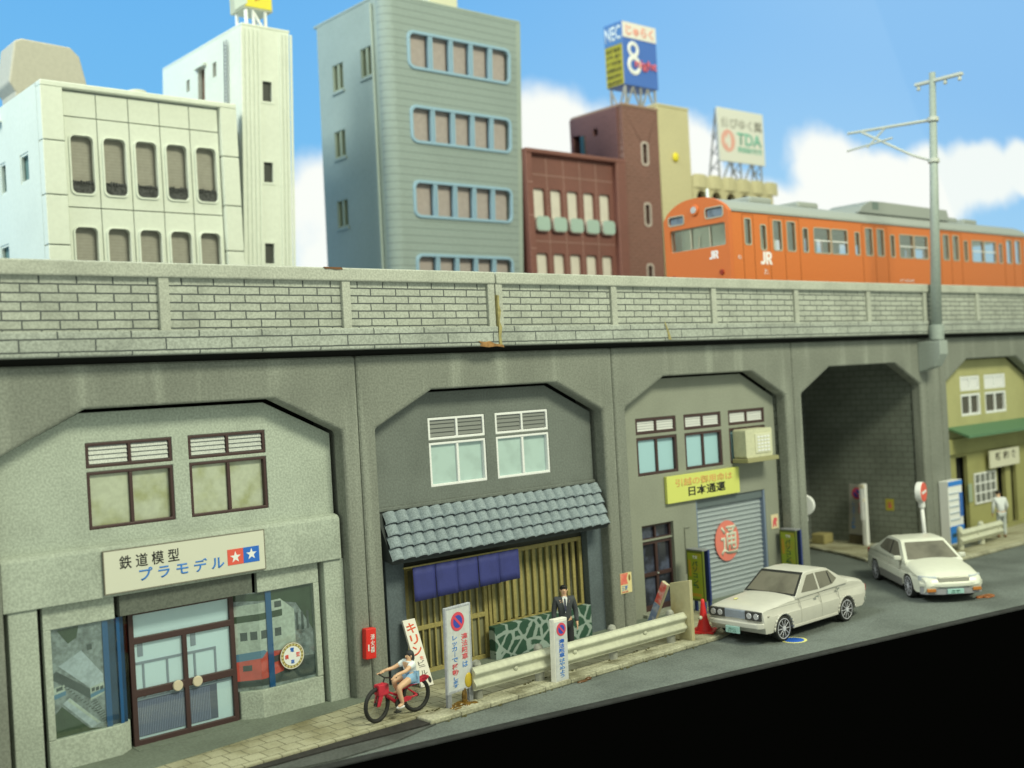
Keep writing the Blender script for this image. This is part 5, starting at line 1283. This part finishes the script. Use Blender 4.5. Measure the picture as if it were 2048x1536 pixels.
bl = MB().plate([(0, 6.85), (-.80, 6.85), (-.80, 6.4), (-.55, 6.0), (0, 5.84)], (), 25.76, 26.25, 'x').build('mast_block', mat('block_grey', alb(150,160,138), .8, speck=.06, scale=16), via, bevel=.025)
bl.location.x = VX

# ================================================================== BUILDINGS BEHIND THE LINE
GY = 12.0
def lean(x0, x1, k, kc=0, zp=10.4):
    """moulding of the kit: tops slightly shifted and wider than the feet"""
    xc = (x0+x1)/2
    return lambda x, y, z: (xc+(x-xc)*(1+k*(z-zp))+kc*(z-zp), y, z)
m_bw = mat('white_office_wall', alb(212,219,184), .7, speck=.025, scale=8, stain=.05, stain_scale=.5)
m_blind = mat('grey_blind', alb(150,148,122), .7, speck=.05, scale=8, lines=(.09, .012, .88))
m_hedge = mat('dark_balustrade', alb(64,66,58), .8, speck=.5, scale=14)
m_slot = mat('window_dark', alb(66,68,56), .3)
m_teal = mat('teal_window', alb(96,128,112), .3)

# white office with ribbed stair tower ---------------------------------------
wo = thing('white_office', 'cream white office with rounded tall windows and a ribbed tower on its right', 'building', (1.8, GY, 0))
XB = [.62+.932*i for i in range(6)]
panel = MB()
rows = [(7.0, 9.26, None), (9.29, 11.81, (9.66, 11.27)), (11.84, 14.34, (12.20, 13.84)), (14.37, 15.05, None)]
for i in range(5):
    xa, xb = XB[i]+.012, XB[i+1]-.012
    for za, zb, wz in rows:
        h = [rr((xa+xb)/2-.33, (xa+xb)/2+.33, wz[0], wz[1], .15)] if wz else []
        panel.plate(rc(xa, xb, za, zb-.0), h, .0, .16)
panel.build('front_panels', m_bw, wo, bevel=.008)
MB().box(.55, 5.3, .10, .2, 5, 9.2).plate(rc(.55, 5.3, 9.2, 15.05), [rr((XB[i]+XB[i+1])/2-.36, (XB[i]+XB[i+1])/2+.36, wz[0]-.03, wz[1]+.03, .15) for i in range(5) for wz in ((9.66, 11.27), (12.20, 13.84))], .162, .19).build('joint_backing', mat('joint_grey', alb(128,128,106), .8), wo)
MB().box(.5, 5.4, .42, .46, 5, 15).build('room_back', m_dark, wo)
for i in range(5):
    cx = (XB[i]+XB[i+1])/2
    for wz in ((9.66, 11.27), (12.20, 13.84)):
        fr = MB().plate(rr(cx-.37, cx+.37, wz[0]-.04, wz[1]+.02, .16), [rr(cx-.315, cx+.315, wz[0]+.02, wz[1]-.01, .14)], -.05, .02).build('window', m_bw, wo, bevel=.012)
        MB().box(cx-.36, cx+.36, .20, .22, wz[0], wz[1]+.02).build('blind', m_blind, fr)
        hb = MB().box(cx-.31, cx+.31, .04, .06, wz[0]+.015, wz[0]+.36)
        for q in range(8): hb.ell((cx-.27+q*.077, .035, wz[0]+.34), .04, .03, random.uniform(.03, .09), 8, 5)
        hb.build('balustrade', m_hedge, fr)
# pilasters and parapet of the front
for xa, xb in ((-.02, .58), (5.30, 5.84)):
    for za, zb in ((5, 9.3), (9.33, 10.72), (10.75, 12.1), (12.13, 13.6), (13.63, 15.1)):
        MB().box(xa, xb, -.16, .18, za, zb).build('pilaster', m_bw, wo, bevel=.02)
MB().box(-.02, 5.84, -.17, .25, 15.1, 15.26).build('roof_edge', m_bw, wo, bevel=.03)
sw = MB().plate(rc(.185, 6.2, 5, 15.24), [rc(1.08, 1.80, 12.68, 13.52), rc(3.10, 3.62, 12.66, 13.60), rc(3.2, 4.0, 10.3, 11.2)], -.02, .14, 'x').build('left_wall', m_bw, wo)
for a, b, c, e in ((1.08, 1.80, 12.68, 13.52), (3.10, 3.62, 12.66, 13.60), (3.2, 4.0, 10.3, 11.2)):
    w = MB().plate(rc(a, b, c, e), [rc(a+.07, b-.07, c+.07, e-.07)], .0, .08, 'x').build('window', m_bw, wo)
    MB().plate(rc(a, b, c, e), (), .10, .11, 'x').build('pane', m_teal, w)
MB().box(.15, 5.8, .26, 6.2, 14.7, 14.8).build('flat_roof', mat('roof_grey', alb(150,150,124), .8), wo)
MB().box(-.02, 5.8, 6.2, 6.35, 5, 15.24).build('back_wall', m_bw, wo)
MB().cyl((3.9, 2.6, 14.8), (3.9, 2.6, 16.05), .33, .30, 20).build('roof_drum', mat('roof_buff', alb(196,200,160), .7), wo, bevel=.04)
# tower
tl = lean(6.1, 7.9, .0, .045)
tw = MB(); X0, X1 = 5.86, 7.62
tw.plate([(X0, .10), (X0+.10, 0), (X1-.10, 0), (X1, .10), (X1, 5.5), (X0, 5.5)], (), 5, 17.82, 'z')
tower = None
wz_ = [(9.2+i*2.63, 9.86+i*2.63) for i in range(-1, 3)]
front = MB().plate(rc(X0+.06, X1-.04, 5, 17.8), [rc(6.60, 6.92, 7.85+2.55*i, 8.48+2.55*i) for i in range(4)], -.03, .12).xf(tl).build('tower_front', m_bw, wo, bevel=.012)
MB().box(X0+.1, X1-.1, .22, .26, 5, 17.6).xf(tl).build('tower_dark', m_slot, wo)
rb = MB()
for x in [X0+.02+.145*i for i in range(5)]+[X1-.42, X1-.29, X1-.16, X1-.03]: rb.box(x, x+.085, -.065, -.031, 5, 17.74)
rb.xf(tl).build('tower_ribs', m_bw, wo, bevel=.015)
for i in range(4):
    z0 = 7.85+2.55*i
    w = MB().plate(rc(6.53, 6.99, z0-.07, z0+.70), [rc(6.60, 6.92, z0, z0+.63)], -.05, .05).xf(tl).build('window', m_bw, wo)
    MB().box(6.6, 6.92, .07, .08, z0, z0+.63).xf(tl).build('pane', m_slot, w)
MB().plate(rc(.121, 5.7, 5, 17.8), [rc(2.55, 3.05, 15.2, 17.15), rc(3.68, 3.92, 16.6, 17.0), rc(1.72, 1.98, 16.62, 17.1)], X0+.06, X0+.2, 'x').xf(tl).build('tower_side', m_bw, wo)
MB().box(X0+.24, X0+.27, .3, 5.6, 14.9, 17.7).xf(tl).build('tower_dark', mat('door_brown', alb(128,110,86), .7), wo)
MB().box(X1-.2, X1-.02, .121, 5.7, 5, 17.8).xf(tl).build('tower_side', m_bw, wo); MB().box(X0+.06, X1-.02, 5.701, 5.8, 5, 17.8).xf(tl).build('tower_side', m_bw, wo)
MB().box(X0+.05, X1-.02, -.04, 5.8, 17.8, 17.88).xf(tl).build('tower_top', m_bw, wo, bevel=.02)
MB().box(X0-.05, X0+.055, 2.42, 3.18, 17.15, 17.24).xf(tl).build('door_canopy', m_bw, wo)
ld = MB()
for y in (.85, 1.02): ld.box(X0-.03, X0, y-.02, y+.02, 15.2, 17.55)
for i in range(18): ld.box(X0-.03, X0, .85, 1.02, 15.25+i*.125, 15.28+i*.125)
ld.xf(tl).build('ladder', mat('ladder_grey', alb(140,146,130), .6), wo)
# rooftop tank house
th = thing('rooftop_tank', 'beige rooftop tank house with a rounded corner on the white office roof', 'tank', (1.8, 15.0, 14.8))
MB().plate([(.18, 1.16), (.40, 2.42), (.62, 2.52), (2.05, 2.46), (2.32, 2.20), (2.50, 1.4), (2.50, .0), (.35, .0), (.35, .9)], (), 0, 1.3).build('tank_body', mat('tank_beige', alb(176,174,142), .7, speck=.04, scale=8), th, bevel=.06)
MB().box(-.2, 2.3, .2, 1.2, -.02, .02).build('tank_base', m_bw, th)
# yellow roof sign
yb = thing('yellow_roof_sign', 'yellow cube roof sign with a red character on white legs above the ribbed tower', 'billboard', (8.92, 12.9, 17.88), rz=0)
MB().box(-.42, .62, -.30, .62, .72, 2.5).build('sign_box', mat('sign_cream', alb(176,180,140), .6), yb, bevel=.02)
MB().box(-.36, .56, -.325, -.301, .78, 2.46).build('sign_face', mat('sign_yellow', alb(226,214,50), .5), yb)
MB().plate(rc(-.56, .24, .78, 2.46), (), -.445, -.421, 'x').build('sign_face', mat('sign_cream2', alb(198,202,156), .6), yb)
letters('り', -.14, .34, .98, 1.9, mat('sign_orange', alb(222,130,70), .6), yb, -.326, .05)
for pts, r in (([(-.30, -.2, 0), (-.30, -.2, .73)], .06), ([(-.05, -.2, .0), (-.05, -.2, .73)], .05), ([(-.05, -.2, .68), (.38, -.2, .02)], .05), ([(.38, -.2, 0), (.38, -.2, .73)], .06), ([(.38, .4, 0), (.38, .4, .73)], .06), ([(-.3, .4, 0), (-.3, .4, .73)], .06)):
    MB().tube(pts, r).build('sign_leg', m_white, yb)

# grey-green office block ------------------------------------------------------
gt = lean(0, 6, .008, .035, 10.4)
m_gsid = mat('grey_green_siding', alb(138,153,134), .7, speck=.03, scale=8, stain=.06, stain_scale=.4, lines=(.262, .022, .72), bump=.4)
m_gpl = mat('grey_green_paint', alb(148,162,138), .7, speck=.03, scale=8, stain=.08, stain_scale=.4)
m_sash = mat('pale_blue_sash', alb(138,170,170), .5); m_blindb = mat('beige_blind', alb(164,154,134), .7, speck=.05, scale=6)
go = thing('grey_office', 'tall grey green office block with five rows of blue framed window bands', 'building', (13.35, GY, 0))
GW = 5.62
bands = [(17.40, 18.62), (14.82, 16.02), (12.22, 13.40), (9.62, 10.84)]
gx0, gx1 = .95, 5.25
MB().plate([(.42, 5), (GW, 5), (GW, 19.75), (.42, 19.75)], [rr(gx0, gx1, a, b, .20) for a, b in bands], 0, .2).xf(gt).build('front_wall', m_gsid, go)
cor = [(.42-.42*math.sin(PI/2*i/8), .42-.42*math.cos(PI/2*i/8)) for i in range(9)]
MB().plate(cor+[(.2, .42), (.42, .2)], (), 5, 19.75, 'z').xf(gt).build('rounded_corner', m_gsid, go)
MB().box(.25, GW-.2, .40, .44, 5, 19.5).xf(gt).build('room_back', m_dark, go)
for a, b in bands:
    cw = (gx1-gx0)/5
    fr = MB().plate(rr(gx0-.07, gx1+.07, a-.07, b+.07, .26), [rr(gx0+.035, gx1-.035, a+.035, b-.035, .19)], -.06, .05).xf(gt).build('window_band', m_sash, go, bevel=.02)
    for i in range(1, 5):
        mu = MB(); mu.box(gx0+cw*i-.085, gx0+cw*i-.015, -.05, .10, a+.03, b-.03); mu.box(gx0+cw*i+.015, gx0+cw*i+.085, -.05, .10, a+.03, b-.03); mu.box(gx0+cw*i-.02, gx0+cw*i+.02, -.02, .1, a+.03, b-.03)
        mu.xf(gt).build('mullion', m_sash, fr, bevel=.008)
    for i in range(5): MB().box(gx0+cw*i+.04, gx0+cw*(i+1)-.04, .20, .22, a, b).xf(gt).build('blind', m_blindb, fr)
sideh = [(2.65, 3.35, 17.12, 18.10), (.78, 1.50, 17.18, 18.22), (2.70, 3.42, 14.72, 15.70), (2.74, 3.46, 12.2, 13.2), (2.78, 3.5, 9.7, 10.7)]
MB().plate(rc(.42, 4.3, 5, 19.75), [rc(*h) for h in sideh], 0, .2, 'x').xf(gt).build('left_wall', m_gpl, go)
for a, b, c, e in sideh:
    w = MB().plate(rc(a+.003, b-.003, c+.003, e-.003), [rc(a+.07, (a+b)/2-.07, c+.08, e-.03), rc((a+b)/2+.07, b-.07, c+.08, e-.03)], .03, .16, 'x').xf(gt).build('window', mat('sash_olive', alb(150,158,118), .6), go)
    MB().plate(rc(a, b, c, e), (), .17, .18, 'x').xf(gt).build('pane', mat('dull_pane', alb(96,106,84), .3), w)
    MB().plate(rc(a-.05, b+.05, c-.09, c-.005), (), -.06, .0, 'x').xf(gt).build('sill', m_gpl, w)
MB().box(.2, GW, 4.3, 4.5, 5, 19.75).xf(gt).build('back_wall', m_gpl, go); MB().box(GW-.001, GW+.2, .0, 4.5, 5, 19.75).xf(gt).build('right_wall', m_gpl, go)
MB().tube([(-.06, .66, 5), (-.06, .66, 19.6)], .05).xf(gt).build('downpipe', m_gpl, go)
MB().box(-.02, GW+.2, .0, 4.5, 19.752, 19.86).xf(gt).build('roof_edge', m_gpl, go, bevel=.03)
MB().box(4.1, 5.5, 2.6, 3.8, 19.8, 22.2).build('rooftop_box', mat('rooftop_cream', alb(206,206,160), .7), go, bevel=.05)

# brown office with brick tower -----------------------------------------------
m_br = mat('brown_panel', alb(122,80,64), .6, speck=.05, scale=8, stain=.12, stain_scale=.6)
m_brt = mat('brown_brick', alb(122,86,68), .7, speck=.05, scale=8, stain=.1, stain_scale=.5, brick=(.40, .145, .012, alb(142,112,92), 'x'))
m_brd = mat('brown_brick_side', alb(110,76,66), .7, speck=.05, scale=8, brick=(.40, .145, .012, alb(120,88,76), 'y'))
m_grout = mat('pale_grout', alb(164,134,112), .7); m_cpane = mat('cream_pane', alb(214,210,178), .4, stain=.08, stain_scale=2)
m_planter = mat('green_planter', alb(160,184,156), .5); m_rimp = mat('pale_frame', alb(188,176,150), .6)
bt_ = lean(0, 6, .002, .008)
bo = thing('brown_office', 'reddish brown tiled office with green window boxes and a brick stair tower', 'building', (19.42, GY, 0))
bx = [.30+.88*i for i in range(6)]
hol = [rr((bx[i]+bx[i+1])/2-.31, (bx[i]+bx[i+1])/2+.31, a, b, .12) for i in range(5) for a, b in ((12.02, 13.60), (9.56, 11.14))]
MB().plate(rc(.05, 4.9, 5, 14.85), hol, 0, .3).xf(bt_).build('front_wall', m_br, bo)
MB().box(.1, 4.9, .55, .6, 5, 14.6).build('room_back', m_dark, bo)
MB().box(-.02, .28, -.22, .3, 5, 14.9).xf(bt_).build('edge_pier', m_br, bo, bevel=.03); MB().box(4.78, 5.34, -.25, .3, 5, 14.92).xf(bt_).build('edge_pier', m_br, bo, bevel=.06)
MB().box(-.02, 5.34, -.26, .35, 14.85, 15.03).xf(bt_).build('roof_edge', m_br, bo, bevel=.05)
gq = MB()
for x in bx[1:5]: gq.box(x-.012, x+.012, -.006, -.001, 6, 14.8)
for z in (14.10, 11.57, 9.1): gq.box(.30, 4.75, -.008, -.0055, z-.012, z+.012)
for z in (13.75, 12.5, 11.25): gq.box(.0, .26, -.227, -.221, z-.012, z+.012)
gq.xf(bt_).build('grout_lines', m_grout, bo)
for i in range(5):
    cx = (bx[i]+bx[i+1])/2
    for a, b in ((12.02, 13.60), (9.56, 11.14)):
        w = MB().plate(rr(cx-.32, cx+.32, a-.02, b+.02, .13), [rr(cx-.295, cx+.295, a+.02, b-.02, .11)], -.015, .10).xf(bt_).build('window', m_br, bo)
        MB().box(cx-.305, cx+.305, .11, .125, a, b+.01).xf(bt_).build('pane', m_cpane, w)
        MB().plate(rr(cx-.36, cx+.36, a-.10, a+.44, .16), (), -.17, -.05).xf(bt_).build('window_box_rim', m_rimp, w, bevel=.02)
        MB().plate(rr(cx-.34, cx+.34, a-.07, a+.47, .14), (), -.20, -.171).xf(bt_).build('window_box', m_planter, w, bevel=.01)
MB().box(0, .2, .3, 4, 5, 14.9).build('left_wall', m_br, bo); MB().box(0, 5.3, .35, 4, 14.3, 14.4).build('flat_roof', m_br, bo)
tx0, tx1 = 5.52, 7.66
slits = [rr(6.62, 6.90, 9.95+2.53*i, 10.80+2.53*i, .1) for i in range(-1, 3)]
MB().plate(rc(tx0, tx1, 5, 17.3), slits, 0, .25).xf(bt_).build('tower_front', m_brt, bo, bevel=.03)
for s in range(-1, 3):
    w = MB().plate(rr(6.54, 6.98, 9.87+2.53*s, 10.88+2.53*s, .15), [slits[s+1]], -.03, .05).xf(bt_).build('window', m_rimp, bo)
    MB().plate(rc(6.6, 6.92, 9.9+2.53*s, 10.85+2.53*s), (), .18, .2).xf(bt_).build('pane', m_slot, w)
MB().plate([(.25, 5), (2.42, 5), (2.42, 15.75), (2.40, 16.55), (2.85, 16.6), (2.85, 17.3), (.25, 17.3)], [rc(1.36, 1.62, 16.35, 16.65)], tx0, tx0+.2, 'x').build('tower_side', m_brd, bo)
MB().box(tx0+.25, tx0+.3, 1.3, 1.7, 16.3, 16.7).build('side_slot', mat('slot_red', alb(88,34,36), .6), bo)
MB().box(tx0-.06, tx0+.3, 2.15, 2.36, 15.62, 16.48).build('side_window', mat('teal_dark', alb(48,76,72), .3), bo)
MB().box(tx1-.2, tx1, .25, 2.85, 5, 17.3).build('tower_side', m_brd, bo); MB().box(tx0, tx1, 2.86, 3, 5, 17.3).build('tower_side', m_brd, bo)
MB().box(tx0-.03, tx1+.0, -.03, 3, 17.302, 17.42).xf(bt_).build('tower_top', mat('tower_rim', alb(150,124,96), .7), bo, bevel=.02)

# beige building ----------------------------------------------------------------
m_be = mat('beige_wall', alb(196,190,134), .7, speck=.03, scale=8, stain=.05, stain_scale=.5)
be = thing('beige_building', 'pale beige building with a plain tower and scalloped low wing behind the train', 'building', (27.16, GY, 0))
MB().box(.02, 2.02, 0, 3, 5, 17.55).build('tower', m_be, be, bevel=.03)
MB().box(-.0, 2.04, -.02, 3.02, 17.551, 17.66).build('tower_rim', m_be, be, bevel=.02)
MB().ell((.98, -.06, 15.45), .17, .09, .20, 20, 12).build('yellow_lamp', mat('lamp_yellow', alb(220,206,40), .4), be, smooth=True)
wg = MB(); sc_ = []
hol = []
for i in range(5):
    cx = 2.62+1.02*i
    hol.append([(cx-.34, 8), (cx+.34, 8)]+[(cx+.34*math.cos(PI*j/10), 13.75+.42*math.sin(PI*j/10)) for j in range(0, 11)])
wg.plate(rc(2.05, 7.75, 5, 14.78), hol, 0, .25).build('arcade_wall', m_be, be, bevel=.01)
rbs = MB()
for i in range(6): rbs.plate([(2.05+1.02*i+.02, 0), (2.05+1.02*i+.35, -.09), (2.05+1.02*i+.67, -.09), (2.05+1.02*i+1.0, 0)], (), 14.25, 14.86, 'z')
rbs.build('scallops', m_be, be, bevel=.03)
MB().box(2.05, 7.75, .5, 3, 5, 14.6).build('wing_body', mat('arcade_dark', alb(96,84,56), .7), be)
MB().box(7.55, 7.75, .251, 3, 5, 14.78).build('wing_end', m_be, be)

# roof sign with two printed faces -----------------------------------------------
m_sb = mat('sign_deep_blue', alb(70,112,172), .5); m_sb2 = mat('sign_slate_blue', alb(84,126,160), .5); m_pinkred = mat('sign_pink_red', alb(226,104,100), .5)
m_legs = mat('sign_leg_grey', alb(150,152,134), .6)
rs = thing('roof_billboard', 'blue box billboard with a big white figure eight on the brown brick tower', 'billboard', (25.88, 12.55, 17.42))
MB().box(0, 2.10, 0, 1.02, 1.0, 3.66).build('sign_box', m_sb, rs, bevel=.02)
f1 = MB().box(.03, 2.07, -.03, -.001, 2.98, 3.63).build('white_panel', mat('sign_white', alb(226,222,192), .5), rs)
letters('じゅらく', .22, 1.90, 3.08, 3.52, mat('sign_orange_red', alb(228,128,96), .5), f1, -.031, .05)
e8 = MB(); e8.torus((.62, -.02, 2.52), .26, .085, 'y', 32, 8, .3); e8.torus((.64, -.02, 1.86), .32, .095, 'y', 32, 8, .3); e8.build('figure_eight', m_white, rs)
letters('night', .66, 2.02, 1.66, 2.14, m_pinkred, rs, -.05, .09)
fN = MB().plate(rc(.02, 1.0, 2.72, 3.62), (), -.03, -.001, 'x').build('slate_panel', m_sb2, rs)
letters('NEC', -.96, -.06, 2.90, 3.50, mat('sign_pale', alb(206,218,200), .5), fN, -.031, .05, face='x')
fY = MB().plate(rc(.02, 1.0, 1.02, 2.70), (), -.03, -.001, 'x').build('yellow_panel', mat('sign_olive_yellow', alb(172,164,40), .5), rs)
for i, tx in enumerate(('情報通信', '半導体電子', '計算機機器', '家電製品部', '事務用機械', '通信機器類')):
    letters(tx, -.94, -.10, 2.40-.27*i, 2.60-.27*i, mat('sign_dark_olive', alb(74,72,28), .6), fY, -.031, .04, face='x')
for x in (.12, 1.05, 1.95):
    for y in (.1, .92): MB().cyl((x, y, 0), (x, y, 1.0), .055, n=8).build('sign_leg', m_legs, rs)
MB().tube([(.12, .1, .0), (.58, .1, .98), (1.05, .1, 0), (1.5, .1, .98), (1.95, .1, 0)], .045).build('leg_brace', m_legs, rs); MB().tube([(.1, .1, .98), (.1, .5, .02), (.1, .92, .98)], .045).build('leg_brace', m_legs, rs)
td = thing('white_billboard', 'white roof billboard with green and grey lettering on a truss above the beige wing', 'billboard', (32.95, 13.4, 14.78))
MB().box(0, 3.45, 0, .10, 1.22, 3.72).build('sign_board', mat('sign_ivory', alb(222,224,192), .5), td, bevel=.02)
letters('伸びゆく翼', .22, 3.30, 2.80, 3.30, mat('sign_grey_ink', alb(160,160,134), .6), td, -.002, .02)
letters('TDA', 1.36, 3.22, 2.08, 2.66, mat('sign_green', alb(104,186,146), .5), td, -.002, .05); letters('東亜国内航空', 1.36, 3.22, 1.72, 2.0, mat('sign_green', alb(104,186,146), .5), td, -.002, .04)
lo = MB().plate(circ(.68, 2.2, .50, 32, .52), [circ(.74, 2.2, .16, 20, .36)], -.012, -.001).build('round_emblem', mat('sign_salmon', alb(228,170,140), .5), td)
MB().plate([(.46, 1.95), (.60, 2.2), (.46, 2.45), (.40, 2.2)], (), -.016, -.0125).build('emblem_leaf', mat('sign_ivory', alb(222,224,192), .5), lo)
ts = MB()
for x in (.1, 1.72, 3.3):
    ts.tube([(x, .16, 0), (x, .16, 3.68)], .045); ts.tube([(x, .85, 0), (x, .18, 3.68)], .045)
    for i in range(5): ts.tube([(x, .16, .1+.7*i), (x, .85-.13*i*.95, .45+.68*i)], .028); ts.tube([(x, .85-.13*i, .1+.68*i), (x, .16, .6+.7*i)], .028)
ts.tube([(.1, .16, .02), (.9, .16, 1.25), (1.72, .16, .02), (2.5, .16, 1.25), (3.3, .16, .02)], .045)
ts.build('sign_truss', m_legs, td)
